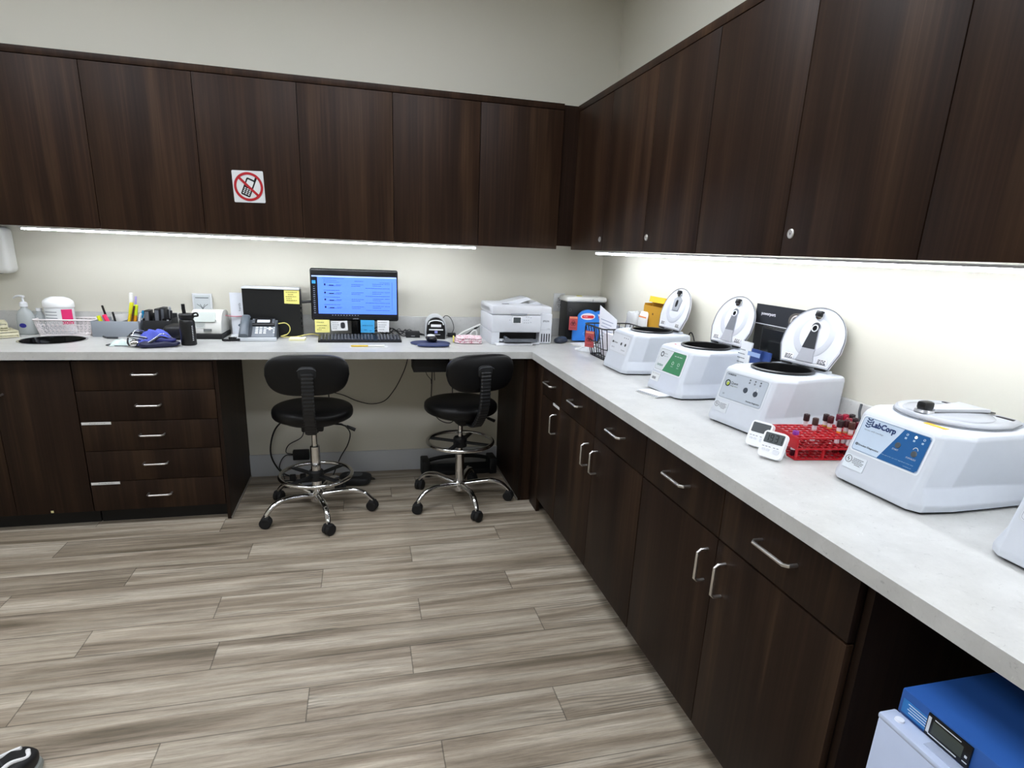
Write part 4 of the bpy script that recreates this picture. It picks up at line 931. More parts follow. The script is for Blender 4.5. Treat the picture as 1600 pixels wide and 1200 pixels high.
# black appliance in the corner
t = thing('countertop_incubator', 'black cube appliance with white lid standing in the corner', 'appliance', (-.162, -.102, ZC), 0.0)
MB().box((0, 0, .122), (.262, .145, .24), .008).build('body', mat('0d0e10', .4, noise_amt=0), t); MB().box((.0, -.004, .258), (.278, .155, .034), .013, seg=3).build('lid', mat('e9e9e4', .4), t, label='white rounded lid')
MB().lathe([(0, 0), (.02, 0), (.018, .003), (0, .004)], (-.03, -.01, .2752), 24).build('top_sticker', mat('d8d058', .5), t); bx('hinge_mark', (.04, -.083, .255), (.002, .002, .014), BLACK, t)
MB().lathe([(.007, 0), (.009, 0), (.009, .002), (.007, .002)], (-.108, -.0726, .19), 20, Matrix.Rotation(PI/2, 4, 'X')).build('front_ring', mat('4a4d50', .4), t)

# blue arched holders
def blue_holder(label, loc, rot):
    t = thing('leaflet_box', label, 'leaflet box', loc, rot)
    pts = [(-.095, 0), (-.095, .125), (-.088, .135)] + [(-.066 + .0*i, .138) for i in range(1)] + [(.068*math.cos(a), .138 + .055*math.sin(a)) for a in [PI - PI*i/16 for i in range(17)]] + [(.088, .135), (.095, .125), (.095, 0)]
    MB().prism(pts, -.012, .012).build('front_board', mat('2f7fdb', .4), t)
    n = 28; MB().prism([(-.005 + .047*math.cos(2*PI*i/n), .152 + .021*math.sin(2*PI*i/n)) for i in range(n)], -.0135, -.012).build('oval_badge', mat('f0eef0', .4), t)
    MB().prism(rrect(.078, .018, .008, cx=-.005, cy=.150), -.0145, -.0135).build('red_badge', mat('d8323c', .4), t, label='red oval lettering band'); text('PURE', .008, -.02, .151, mat('f3e6e6', .5), t, y=-.0148, w=.03, shear=.2)
    b = MB()
    for (cx_, cz, r_) in ((.02, .085, .009), (-.02, .045, .009), (.03, .04, .007)): b.lathe([(r_, 0), (r_ + .0012, 0), (r_ + .0012, .0008), (r_, .0008)], (cx_, -.0125, cz), 20, Matrix.Rotation(PI/2, 4, 'X'))
    b.build('line_drawings', mat('8fb9ea', .5), t); return t
t = blue_holder('bright blue arched box with a red oval badge in the corner', (-.188, -.285, ZC + .012), -.05)
t = blue_holder('bright blue arched box behind the white paper, closest to the right wall', (-.085, -.232, ZC + .0005), -.08)
def hazard_tag(parent_name, label, loc, rot, w=.052, h=.085):
    t = thing(parent_name, label, 'hazard tag', loc, rot); MB().prism(rrect(w, h, .003), -.001, .001).build('card', mat('b34a4e', .5), t)
    bx('orange_band', (0, -.0014, h*.40), (w*.9, .0006, h*.10), mat('d98a6a', .5), t)
    b = MB(); M = Matrix.Rotation(PI/2, 4, 'X')
    for a in (90, 210, 330): b.lathe([(.0075, 0), (.0105, 0), (.0105, .0008), (.0075, .0008)], (.0075*math.cos(math.radians(a)), -.0012, .0 + .0075*math.sin(math.radians(a))), 20, M)
    b.lathe([(.0065, 0), (.0082, 0), (.0082, .0008), (.0065, .0008)], (0, -.0012, 0), 20, M); b.build('biohazard_symbol', mat('5a1f26', .5), t)
    text('BIOHAZARD', .006, 0, -h*.34, mat('5a1f26', .5), t, y=-.0016, w=w*.75, bold=.01); return t
hazard_tag('biohazard_tag', 'red biohazard tag on the left side of the blue box', (-.290, -.303, ZC + .122), -.25)

# wire basket
def wire_basket():
    t = thing('wire_basket', 'black wire basket holding papers left of the first centrifuge', 'basket', (-.225, -.815, ZC))
    w0, d0, w1, d1, h = .20, .225, .27, .27, .17; m = mat('131317', .4)
    def P(u, v, side):
        a = (w0 + (w1-w0)*v)/2; b_ = (d0 + (d1-d0)*v)/2
        return {0: (u*a, -b_, v*h), 1: (u*a, b_, v*h), 2: (-a, u*b_, v*h), 3: (a, u*b_, v*h)}[side]
    for nm, v, r in (('top_rim', 1, .0038), ('middle_ring', .35, .0024), ('bottom_frame', 0.025, .0038)):
        a = (w0 + (w1-w0)*v); c = (d0 + (d1-d0)*v); MB().tube([(x, y, max(.0035, v*h)) for x, y in rrect(a, c, .02)], r, 8, closed=True).build(nm, m, t)
    b = MB()
    for side in range(4):
        n = 7
        for k in range(n):
            u = -.85 + 1.7*k/(n-1); b.tube([P(u, .02, side), P(u, 1, side)], .0023, 6)
    for k in range(6):
        u = -.8 + 1.6*k/5; b.tube([(u*w0/2, -d0/2, .003), (u*w0/2, d0/2, .003)], .0022, 6)
    b.build('wires', m, t, smooth=0)
    # folded wire handle hanging on the front
    MB().tube([(-w1/2 - .006, y, z) for y, z in rrect(.20, .075, .02, cx=.0, cy=h - .038)], .0038, 8, closed=True).build('handle', m, t)
    return t
wire_basket()
hazard_tag('biohazard_tag', 'red biohazard tag hanging on the front of the wire basket', (-.372, -.80, ZC + .098), -.95, .056, .088)
t = thing('paper_form', 'white printed form standing up in the wire basket', 'form', (-.238, -.72, ZC + .008), -.85); MB().prism([(-.05, 0), (-.055, .262), (.055, .19), (.05, 0)], -.0008, .0008).build('sheet', mat('e4e6ee', .7), t)
b = MB()
for k in range(7): b.box((-.005, -.0012, .07 + .018*k), (.08 - .01*(k % 3), .0006, .004), rot=(0, .25, 0))
o = b.build('printed_lines', mat('9aa0b8', .7), t)
t = thing('paper_bundle', 'bundle of white papers inside the wire basket', 'papers', (-.235, -.83, ZC + .008)); MB().box((0, 0, .06), (.10, .10, .12), .003, (0, .08, .1)).build('papers', mat('e6e4ea', .7), t)
# papers lying in corner
for i, (x, y, z, w_, d_, r_, lab) in enumerate(((-.205, -.405, .004, .21, .15, .35, 'stack of white papers lying under the blue boxes'), (-.26, -.54, .003, .16, .12, .7, 'white paper sheets lying left of the wire basket'))):
    t = thing('paper_stack', lab, 'papers', (x, y, ZC), r_); MB().box((0, 0, z), (w_, d_, z*2), .0008).build('sheets', PAPER, t); MB().box((.01, -.005, z*2 + .0012), (w_*.9, d_*.9, .0012), 0, (0, 0, .08)).build('top_sheet', mat('dcdde0', .7), t)
    lines('print', [(-.05, .05, .03 - .012*k) for k in range(5)], mat('8f949c', .7), t, z*2 + .0023, .002, 'XY')
crumple('plastic_pouches', 'crumpled clear plastic pouches left of the front edge beside the papers', 'pouches', (-.30, -.62, ZC), (.09, .12), mat('bfc3c6', .25, coat=.5), 11, .01, .4, 18, 14, .02)
# clear bags + yellow box behind first centrifuge
def tall_bag(label, loc, sz, seed, rot):
    t = thing('clear_bag', label, 'bag', loc, rot)
    def f(p):
        n_ = noise.noise(p*28 + Vector((seed, 0, 0))); return p * (1 + .22*n_)
    MB().supere((0, 0, sz[2]), sz, .7, .7, 40, 20, f).build('bag', mat('dfe1e2', .18, coat=.6, alpha=.72, bump=.6, scale=45), t, smooth=25); return t
tall_bag('clear crinkled plastic bag of supplies behind the wire basket', (-.052, -.66, ZC), (.030, .065, .125), 3, .1)
t = thing('supply_pouch', 'white supply pouch with orange stripe beside the yellow box', 'pouch', (-.079, -.83, ZC)); MB().supere((0, 0, .125), (.006, .05, .13), .35, .35, 30, 16, lambda p: Vector((p.x + .004*math.sin(p.z*60), p.y, p.z))).build('pouch', mat('ececea', .35), t, smooth=60); bx('orange_stripe', (-.0075, 0, .225), (.002, .085, .008), mat('e08a52', .5), t)
t = thing('supply_box', 'yellow cardboard box open at the top behind the first centrifuge', 'box', (-.045, -.905, ZC), 0)
m = mat('c08f1d', .6); bx('bottom', (0, 0, .003), (.05, .20, .006), m, t)
for nm, c, d in (('front_wall', (-.0245, 0, .145), (.003, .20, .29)), ('side_wall', (0, .0985, .15), (.046, .003, .30)), ('side_wall', (0, -.0985, .15), (.046, .003, .30)), ('back_wall', (.0235, 0, .165), (.003, .20, .33))): bx(nm, c, d, m, t)
bx('inner_flap', (.004, -.005, .322), (.022, .17, .030), mat('e9bb2a', .6), t, rot=(0, .2, 0), label='bright yellow inner flap')
bx('tape_mark', (-.0265, -.01, .25), (.001, .012, .010), mat('6b4a18', .6), t)
t = thing('cable_loop', 'black cable loop lying behind the first centrifuge', 'cable', (-.0325, -1.255, ZC)); MB().tube(bez([(.0, .06, .005), (-.004, .05, .10), (-.006, .0, .20), (-.004, -.05, .14), (0, -.06, .005)]), .003, 8).build('cable', CORD, t)

# ============================================================ centrifuges
CW = mat('cdd2da', .32); CW2 = mat('c6cad2', .35)
def centrifuge(label, c, yaw, style, lid_open=True):
    t = thing('centrifuge', label, 'centrifuge', (c[0], c[1], ZC), -PI/2 + yaw, 'white benchtop centrifuges along the right wall')
    H = .192
    secs = {  # z: half outline from front centre round to the rear (x>0)
        .006: [(.101, -.172), (.126, -.155), (.137, -.07), (.138, .03), (.137, .150), (.125, .160)],
        .022: [(.102, -.172), (.128, -.153), (.140, -.07), (.141, .03), (.139, .152), (.127, .162)],
        .062: [(.103, -.160), (.114, -.147), (.124, -.075), (.121, .01), (.138, .152), (.127, .162)],
        .178: [(.104, -.126), (.112, -.114), (.142, -.058), (.139, .02), (.141, .152), (.128, .162)],
        .188: [(.101, -.119), (.109, -.109), (.139, -.056), (.137, .02), (.139, .150), (.126, .160)],
        H:    [(.094, -.112), (.102, -.102), (.131, -.052), (.130, .02), (.131, .143), (.120, .153)]}
    bm = bmesh.new(); rings = []
    for z, h in secs.items():
        rings.append([bm.verts.new((x, y, z)) for x, y in h] + [bm.verts.new((-x, y, z)) for x, y in h[::-1]])
    n = 12
    for a, b in zip(rings, rings[1:]):
        for i in range(n): bm.faces.new((a[i], a[(i+1) % n], b[(i+1) % n], b[i]))
    bm.faces.new(rings[0][::-1])
    R, oy = .098, .022; m = 48; cc = [bm.verts.new((R*math.cos(2*PI*i/m), oy + R*math.sin(2*PI*i/m), H)) for i in range(m)]
    es = [bm.edges.get((rings[-1][i], rings[-1][(i+1) % n])) for i in range(n)] + [bm.edges.new((cc[i], cc[(i+1) % m])) for i in range(m)]
    bmesh.ops.triangle_fill(bm, edges=es, use_beauty=True)
    bmesh.ops.recalc_face_normals(bm, faces=bm.faces)
    ee = [e for e in bm.edges if len(e.link_faces) == 2 and abs(e.calc_face_angle(0)) > .25]
    me = bpy.data.meshes.new('body'); bm.to_mesh(me); bm.free(); me.materials.append(CW)
    for p in me.polygons: p.use_smooth = True
    o = bpy.data.objects.new('body', me); C.objects.link(o); o.parent = t
    bv = o.modifiers.new('bevel', 'BEVEL'); bv.width = .0035; bv.segments = 3; bv.limit_method = 'ANGLE'; bv.angle_limit = math.radians(14); bv.harden_normals = True
    MB().prism([(x, y) for x, y in [(.093, -.160), (.118, -.145), (.128, -.06), (.128, .145), (-.128, .145), (-.128, -.06), (-.118, -.145), (-.093, -.160)]], 0, .006, 'Z').build('base_foot', RUBBER, t)
    # panel frame: tilted front
    tilt = math.atan2(.172 - .126, .178 - .022); pc = (0, -.149 + .0, .133)
    # point on the front face between z .062 (y -.160) and z .178 (y -.126)
    yy = -.160 + (.133 - .062)/(.178 - .062)*(.160 - .126); tilt2 = math.atan2(.034, .116)
    st = STY[style]
    pm = MB().prism(rrect(.196, .098, .009), -.0012, .001).build('control_panel', mat(st['edge'], .35), t, loc=(0, yy, .131), rot=(-tilt2, 0, 0))
    MB().prism(rrect(.189, .091, .0075), -.0017, -.0012).build('panel_field', mat(st['field'], .35), pm)
    st['fn'](pm)
    if st.get('low'): 
        lp = MB().prism(rrect(.062, .036, .002), -.0008, .0008).build('lower_label', mat(st['low'], .4), t, loc=(-.066, -.1665 + .004, .0585), rot=(-math.atan2(.012, .04), 0, 0)); st['lowfn'](lp)
    # well
    if lid_open:
        MB().lathe([(R + .002, .001), (R + .004, .006), (R - .002, .009), (R - .008, .006), (R - .009, -.02), (R - .014, -.12), (0, -.12)], (0, oy, H), 48, cap=False).build('rotor_well', mat('070708', .35), t, label='black round rotor chamber')
        rt = MB().lathe([(0, -.05), (.03, -.05), (.034, -.06), (.03, -.11), (0, -.11)], (0, oy, H), 24)
        for k in range(6):
            a = k*PI/3; rt.cyl((.045*math.cos(a), oy + .045*math.sin(a), H - .075), (.062*math.cos(a), oy + .062*math.sin(a), H - .105), .012, n=14)
        rt.build('rotor', mat('0e0f11', .4), t)
    MB().box((0, .128, H + .004), (.20, .022, .012), .004).build('hinge_block', CW2, t)
    lid = bpy.data.objects.new('lid', None)
    # lid: D shape, local: hinge line at origin, extends in +Y' (closed: towards -y)
    def dshape(r0, hw, ln, n=28):
        pts = [(-hw, 0), (-r0, ln*.30)]
        cy_ = ln - r0*.92
        for i in range(n + 1):
            a = PI + (-PI)*i/n; pts.append((r0*math.cos(a), cy_ + r0*.92*math.sin(a)))
        pts += [(r0, ln*.30), (hw, 0)]
        return pts
    lb = MB(); out = dshape(.121, .098, .200 if lid_open else .215)
    cyc = sum(p[1] for p in out)/len(out)
    def sc(k, dz): return [(x*k, cyc + (y - cyc)*k, dz) for x, y in out]
    if lid_open:   # we look at the inner side
        lb.loft([sc(.97, -.010), sc(1.0, -.006), sc(1.0, .0), sc(.955, .004), sc(.93, .001)]); rot = math.radians(180 - 70)
    else:
        lb.loft([sc(1.0, -.002), sc(1.0, .004), sc(.975, .010), sc(.93, .0125), sc(.90, .010)]); rot = 0
    lid = lb.build('lid', mat('d6d9df' if lid_open else 'b4b7bd', .3), t, smooth=40)
    MB().tube([(x*1.003, cyc + (y-cyc)*1.003, .0015) for x, y in out], .0018, 6, closed=True).build('rim_seal', mat('6f7278', .5), lid)
    d = Vector((0, 1, 0))
    if lid_open:
        ring = MB(); nn = 44; ring.loft([[(r_*math.cos(2*PI*i/nn), .108 + r_*math.sin(2*PI*i/nn), z_) for i in range(nn)] for r_, z_ in ((.080, .0012), (.076, .0035), (.060, -.002 + .003), (.056, .0012))], cap=False); ring.build('inner_dome', mat('c3c6cd', .3) if style != 0 else CW2, lid, smooth=60)
        if style == 0:
            MB().prism([(-.026, .09), (-.036, .145), (.0, .165), (.036, .145), (.026, .09)], .002, .005, 'Z').build('mirror_plate', mat('9a9da3', .3), lid, label='grey reflective plate'); MB().prism([(.012*math.cos(a)*.8, .125 + .018*math.sin(a)) for a in [2*PI*i/20 for i in range(20)]], .005, .0065, 'Z').build('dark_window', mat('2a2c30', .2), lid)
        else:
            tri = [(-.036, .012), (-.030, .03), (-.014, .125)] + [(.017*math.cos(a), .132 + .017*math.sin(a)) for a in [PI - PI*i/12 for i in range(13)]] + [(.014, .125), (.030, .03), (.036, .012)]
            MB().prism(tri, .001, .006, 'Z').build('support_arm', mat('a7a9b0', .35), lid, label='grey triangular arm')
            MB().prism([(-.026, .058), (-.014, .125)] + [(.0162*math.cos(a), .1325 + .0162*math.sin(a)) for a in [PI - PI*i/12 for i in range(13)]] + [(.014, .125), (.026, .058)], .006, .0068, 'Z').build('dark_inlay', mat('35373b' if style == 2 else '6f7278', .3), lid)
            MB().lathe([(.0095, 0), (.0125, 0), (.0125, .003), (.0095, .003)], (0, .128, .0068), 24).build('port_ring', mat('e3e5e8', .3), lid); MB().lathe([(0, 0), (.009, 0), (.009, .002), (0, .002)], (0, .128, .0068), 24).build('port', mat('101114', .25), lid)
        for sx in (-1, 1):
            s_ = MB().box((sx*.068, .022, .0035), (.040, .016, .001)).build('warning_label', mat('e9eaec', .5), lid); lines('warning_print', [(sx*.068 - .016, sx*.068 + .014, .026), (sx*.068 - .016, sx*.068 + .012, .021), (sx*.068 - .016, sx*.068 + .016, .016)], INK, s_, .0043, .003, 'XY')
        MB().box((0, .178, .010), (.024, .02, .016), .003).build('latch_knob', BLACK, lid); MB().lathe([(0, 0), (.016, 0), (.014, .006), (0, .007)], (0, .172, .003), 24).build('latch_plate', CHROME, lid)
        lid.location = (0, .116, H + .014)
        # hinge points local +Y' goes up & slightly back
        lid.rotation_euler = (math.radians(75), 0, 0)
    else:
        # closed lid: local +Y must run to the front, so turn half round
        lid.rotation_euler = (0, 0, PI); lid.location = (0, .132, H + .003)
        nn = 44; MB().loft([[(r_*math.cos(2*PI*i/nn), .112 + r_*math.sin(2*PI*i/nn), z_) for i in range(nn)] for r_, z_ in ((.095, .0105), (.09, .014), (.07, .0155), (.02, .0165))]).build('dome', mat('a5a8ae', .2), lid, smooth=60, label='smoky grey transparent dome')
        b = MB(); b.prism([(-.040, .028), (-.034, .05), (-.016, .175), (.016, .175), (.034, .05), (.040, .028)], .0165, .024, 'Z'); b.build('support_arm', mat('b9bcc2', .35), lid)
        MB().prism([(-.042, .012), (-.02, .178), (.02, .178), (.042, .012)], .0148, .0168, 'Z').build('arm_gasket', BLACK, lid)
        MB().box((0, .188, .030), (.026, .032, .022), .007).build('latch_knob', BLACK, lid); MB().lathe([(0, 0), (.022, 0), (.02, .006), (0, .007)], (0, .188, .0145), 28).build('latch_plate', mat('c9cbd0', .2, .6), lid)
    for sx in (-1, 1):
        MB().box((sx*.07, .118, H + .011), (.042, .016, .008), .002).build('hinge', BLACK, t)
    if style == 3:
        bx('warning_sticker', (.062, -.088, H + .0006), (.055, .013, .0012), mat('eda92b', .5), t, rot=(0, 0, 0), label='orange warning sticker'); lines('embossed_text', [(-.04, .02, -.088)], mat('c9ccd2', .5), t, H + .0006, .002, 'XY')
    if style == 1:
        bx('red_mark', (-.075, -.075, H + .0006), (.010, .006, .0012), mat('c23a4c', .5), t); lines('red_print', [(-.06, -.02, -.085)], mat('d98c95', .5), t, H + .0008, .0025, 'XY')
    return t
def mk_led(p, x, z, col, r=.0028, e=0):
    MB().lathe([(0, 0), (r, 0), (r, .0008), (0, .0008)], (x, -.0018, z), 16, Matrix.Rotation(PI/2, 4, 'X')).build('indicator', mat(col, .4, emit=e, noise_amt=0), p)
def button(p, x, z, r, col, nm='button'): return MB().lathe([(0, 0), (r, 0), (r*.9, .0015), (0, .0018)], (x, -.0018, z), 24, Matrix.Rotation(PI/2, 4, 'X')).build(nm, mat(col, .4), p)
def fld(p, pts, col, name='colour_field', label=None): return MB().prism(pts, -.0021, -.0017).build(name, mat(col, .35), p, label=label)
def outline(p, w, h, col, r=.007, lw=.0009):
    A = rrect(w, h, r); B_ = rrect(w - 2*lw, h - 2*lw, r - lw); MB().loft([[(x, -.0022, z) for x, z in A], [(x, -.0022, z) for x, z in B_]], cap=False).build('panel_outline', mat(col, .4), p)
def s0(p):
    ink = mat('23252b', .5); text('Horizon', .007, -.045, .0, ink, p, -.0022, w=.045, bold=.03); button(p, -.075, .0, .006, '26282c'); button(p, .018, .0, .0075, '26282c'); button(p, .062, .0, .0075, '26282c')
    for k in range(3): mk_led(p, .03 + .02*k, .032, '6c7076')
    text('642 E', .006, -.058, -.025, ink, p, -.0022, w=.03); text('Drucker', .006, .055, -.027, ink, p, -.0022, w=.04); outline(p, .186, .088, '9aa0a8')
def s1(p):
    fld(p, [(-.092, -.043), (-.092, .043), (-.01, .043), (-.04, -.043)], 'd5dade'); fld(p, [(-.034, -.044), (.004, .044), (.088, .044), (.0925, .038), (.0925, -.038), (.088, -.044)], '2a7f4c', label='green field of the panel')
    MB().lathe([(.007, 0), (.0115, 0), (.0115, .0006), (.007, .0006)], (-.07, -.0022, .022), 24, Matrix.Rotation(PI/2, 4, 'X')).build('round_logo', mat('4b5056', .5), p); text('Quest', .006, -.045, .027, mat('4b5056', .5), p, -.0023, w=.024); text('Diagnostics', .005, -.042, .016, mat('6b7076', .5), p, -.0023, w=.03)
    text('horizon', .012, -.062, -.022, mat('2c6b57', .5), p, -.0023, w=.042, shear=.2, bold=.02)
    for x, s_ in ((.022, 'START'), (.062, 'STOP')):
        MB().lathe([(.0055, 0), (.0068, 0), (.0068, .0006), (.0055, .0006)], (x, -.0023, -.002), 20, Matrix.Rotation(PI/2, 4, 'X')).build('button_ring', mat('d5e5db', .4), p); text(s_, .004, x, -.016, WHITE, p, -.0025)
    text('SPIN  LOCK  READY', .0035, .045, .028, WHITE, p, -.0025, w=.055, bold=.03); outline(p, .186, .088, '49525a')
def s2(p):
    ink = mat('24272c', .5); text('HORIZON', .0055, -.066, .038, ink, p, -.0022, w=.036, bold=.04)
    MB().lathe([(.008, 0), (.0115, 0), (.0115, .0006), (.008, .0006)], (-.072, -.0022, .008), 28, Matrix.Rotation(PI/2, 4, 'X')).build('round_logo', mat('2c4034', .5), p); MB().lathe([(0, 0), (.006, 0), (0, .0007)], (-.071, -.0022, .006), 20, Matrix.Rotation(PI/2, 4, 'X')).build('logo_core', mat('b5c23c', .5), p)
    text('Quest', .010, -.042, .011, ink, p, -.0022, w=.032); text('Diagnostics', .005, -.041, .001, mat('5f6c50', .5), p, -.0022, w=.034)
    for k in range(3): mk_led(p, .018 + .023*k, .036 + .0*k, '565a60'); MB().box((.018 + .023*k, -.002, .027), (.006, .0006, .006)).build('status_icon', mat('7a7f86', .5), p)
    button(p, .012, -.0, .0095, '3b424c'); button(p, .056, -.003, .0095, '3b424c'); MB().lathe([(.005, 0), (.0068, 0), (.0068, .0006), (.005, .0006)], (.056, -.0022, .009), 20, Matrix.Rotation(PI/2, 4, 'X')).build('padlock_arc', WHITE, p)
    text('6D', .005, -.075, -.030, ink, p, -.0022); text('Drucker Diagnostics', .006, .058, -.034, ink, p, -.0022, w=.058, bold=.02); outline(p, .186, .088, '8b929b')
def s3(p):
    fld(p, [(-.016, -.0435), (.022, .0435), (.086, .0435), (.0915, .038), (.0915, -.038), (.086, -.0435)], '1d5c97', label='blue field of the panel')
    nv = mat('1c3668', .4); text('LabCorp', .0195, -.031, .029, nv, p, -.0023, w=.070, bold=.045)
    b = MB()
    for k in range(4):
        b.box((-.079, -.002, .040 - k*.0062), (.008, .0006, .0030), rot=(0, .5, 0)); b.box((-.071, -.002, .040 - k*.0062), (.008, .0006, .0030), rot=(0, -.5, 0))
    b.build('logo_mark', nv, p)
    text('Horizon 642E Centrifuge', .0042, -.052, .0125, mat('52606c', .5), p, -.0022, w=.056, shear=.2); text('Drucker Diagnostics', .0058, -.048, -.029, mat('1f2830', .5), p, -.0022, w=.060, bold=.02); MB().lathe([(.002, 0), (.0035, 0), (.0035, .0006), (.002, .0006)], (-.083, -.0022, -.028), 16, Matrix.Rotation(PI/2, 4, 'X')).build('drop_logo', mat('1f2830', .5), p)
    for k, x in enumerate((.034, .056, .078)):
        (mk_led(p, x, .034, 'fff3cf', .0032, 2.0) if k == 1 else MB().lathe([(.0018, 0), (.0028, 0), (.0028, .0005), (.0018, .0005)], (x, -.0024, .034), 14, Matrix.Rotation(PI/2, 4, 'X')).build('indicator', mat('c8d8e8', .4), p)); MB().box((x - .001, -.0024, .025), (.005, .0005, .0045)).build('status_icon', mat('a9c3da', .4), p)
    button(p, .022, .003, .0075, '4c5258'); text('START', .004, .020, -.0085, WHITE, p, -.0025); button(p, .068, -.004, .0078, '4c5258'); MB().loft([[(.068 + r_*math.cos(PI*i/12), -.0028, .0055 + r_*math.sin(PI*i/12)) for i in range(13)] for r_ in (.0052, .0068)], cap=False, close=False).build('padlock_arc', WHITE, p)
    text('STOP/UNLOCK', .004, .066, -.0165, WHITE, p, -.0025, w=.026); text('This unit is for use with approved tubes only', .0028, .035, -.030, mat('b8cfe2', .4), p, -.0024, w=.088); text('www.labcorp.com', .0026, .066, -.038, mat('b8cfe2', .4), p, -.0024, w=.022); outline(p, .186, .088, '4b627a')
def low_bolt(p):
    ink = mat('4a4e53', .5); MB().lathe([(.0085, 0), (.0098, 0), (.0098, .0005), (.0085, .0005)], (-.020, -.001, .0055), 28, Matrix.Rotation(PI/2, 4, 'X')).build('round_mark', ink, p); MB().prism([(-.0215, .0125), (-.0235, .0045), (-.0195, .0055), (-.0205, -.0015), (-.0165, .0065), (-.0200, .0055)], -.0015, -.001).build('bolt_mark', ink, p)
    lines('print', [(-.006, .024, .011), (-.006, .020, .007), (-.008, .026, .003), (-.006, .024, -.001), (.002, .020, -.005)], ink, p, -.0012, .0014)
def low_code(p):
    b = MB()
    for k in range(8): b.box((-.017 + k*.0035, -.001, -.006), (.0018 if k % 2 else .001, .0006, .011))
    b.build('barcode', INK, p); text('CALL 1-800 732-2345', .0035, .0, .013, mat('44484d', .5), p, -.0012, w=.05)
STY = {0: dict(edge='ccd0d6', field='d9dce2', fn=s0), 1: dict(edge='e6e9ec', field='dde1e4', fn=s1, low='dfe2e2', lowfn=low_code), 2: dict(edge='d9dde2', field='b9c1cb', fn=s2, low='d2d7dc', lowfn=low_bolt), 3: dict(edge='e9edf1', field='c6d6e8', fn=s3, low='dbe2e8', lowfn=low_bolt)}
centrifuge('white centrifuge with raised lid and plain grey panel, nearest the corner', (-.215, -1.155), math.radians(1), 0)
centrifuge('white centrifuge with raised lid and green and white control panel', (-.205, -1.628), math.radians(4), 1)
centrifuge('white centrifuge with raised lid and plain blue-grey panel beside the timers', (-.205, -2.105), math.radians(9), 2)
centrifuge('white centrifuge with closed lid and big blue lettered panel', (-.188, -2.690), math.radians(1.5), 3, False)
centrifuge('white centrifuge cut off by the right edge of the frame', (-.19, -3.112), math.radians(0), 0, False)

# printed card under centrifuge 2
t = thing('instruction_cards', 'white folded cards lying in front of the green-panelled centrifuge', 'cards', (-.42, -1.655, ZC), .2)
for k in range(3): MB().box((.004*k, -.003*k, .0012 + .0035*k), (.075, .125, .0022), 0, (0, .02*k, .05*k)).build('card', [PAPER, mat('cdd0d4', .6), mat('dedfe3', .6)][k], t)
lines('print', [(-.02, .02, .03 - k*.012) for k in range(4)], mat('8f949c', .6), t, .0096, .002, 'XY')

# ---------------------------------------------------------------- promo stand between centrifuges
t = thing('display_stand', 'black countertop display with photo header and dark tablet', 'display', (-.036, -1.872, ZC + .0005), -PI/2); t.scale = (.98, 1, 1.02)
bx('backboard', (0, .012, .185), (.33, .006, .37), mat('141518', .35), t, r=.002)
hd = bx('header', (0, .007, .338), (.33, .004, .072), mat('1b1d21', .35), t); text('powerport', .014, -.085, .338, mat('d8dadd', .5), hd, y=.004, w=.085, bold=.02)
MB().supere((.085, .0045, .330), (.052, .0015, .030), .9, .9, 30, 12).build('portrait_hair', mat('4b4641', .6), hd); MB().supere((.080, .003, .322), (.026, .0018, .020), .9, .9, 30, 12).build('portrait_face', mat('a8877c', .6), hd); MB().tube([(.080 + .030*math.cos(a), .0028, .324 + .026*math.sin(a)) for a in [PI*i/14 for i in range(15)]], .0028, 6).build('portrait_headband', mat('d9d4d0', .5), hd)
bx('header_line', (0, .0045, .300), (.33, .002, .003), mat('c9cbce', .4), t); MB().box((.025, -.002, .238), (.245, .010, .115), .005).build('tablet', mat('0c0d10', .2), t, label='dark blank tablet'); bx('tablet_screen', (.025, -.0075, .238), (.225, .001, .098), mat('17191b', .15), t)
bx('foot', (0, -.02, .003), (.30, .07, .012), mat('1a1b1e', .4), t); 
t = thing('brochure_holder', 'leaflet pocket with white and dark blue brochures below the dark tablet', 'brochures', (-.118, -1.866, ZC), -PI/2); t.scale = (.74, 1, 1.35)
bx('white_brochure', (-.105, .005, .09), (.09, .006, .175), mat('dfe2e4', .5), t, rot=(-.1, 0, 0)); lines('print', [(-.135, -.075, .155 - .012*k) for k in range(4)], mat('7c8288', .6), t, -.008, .003)
for k in range(2): bx('blue_brochure', (.0 + .065*k, .002, .083), (.10 - .03*k, .006, .16), mat('24407e', .45), t, rot=(-.1, 0, 0))
bx('brochure_band', (.0, -.0095, .150), (.098, .001, .012), mat('8fa6cf', .5), t, rot=(-.1, 0, 0)); text('labcorp', .012, .0, .118, WHITE, t, y=-.0085, w=.055, bold=.02); bx('white_logo', (-.03, -.004, .08), (.02, .001, .012), WHITE, t)
bx('pocket', (0, -.008, .02), (.22, .03, .038), mat('dfe4e8', .12, alpha=.45), t)

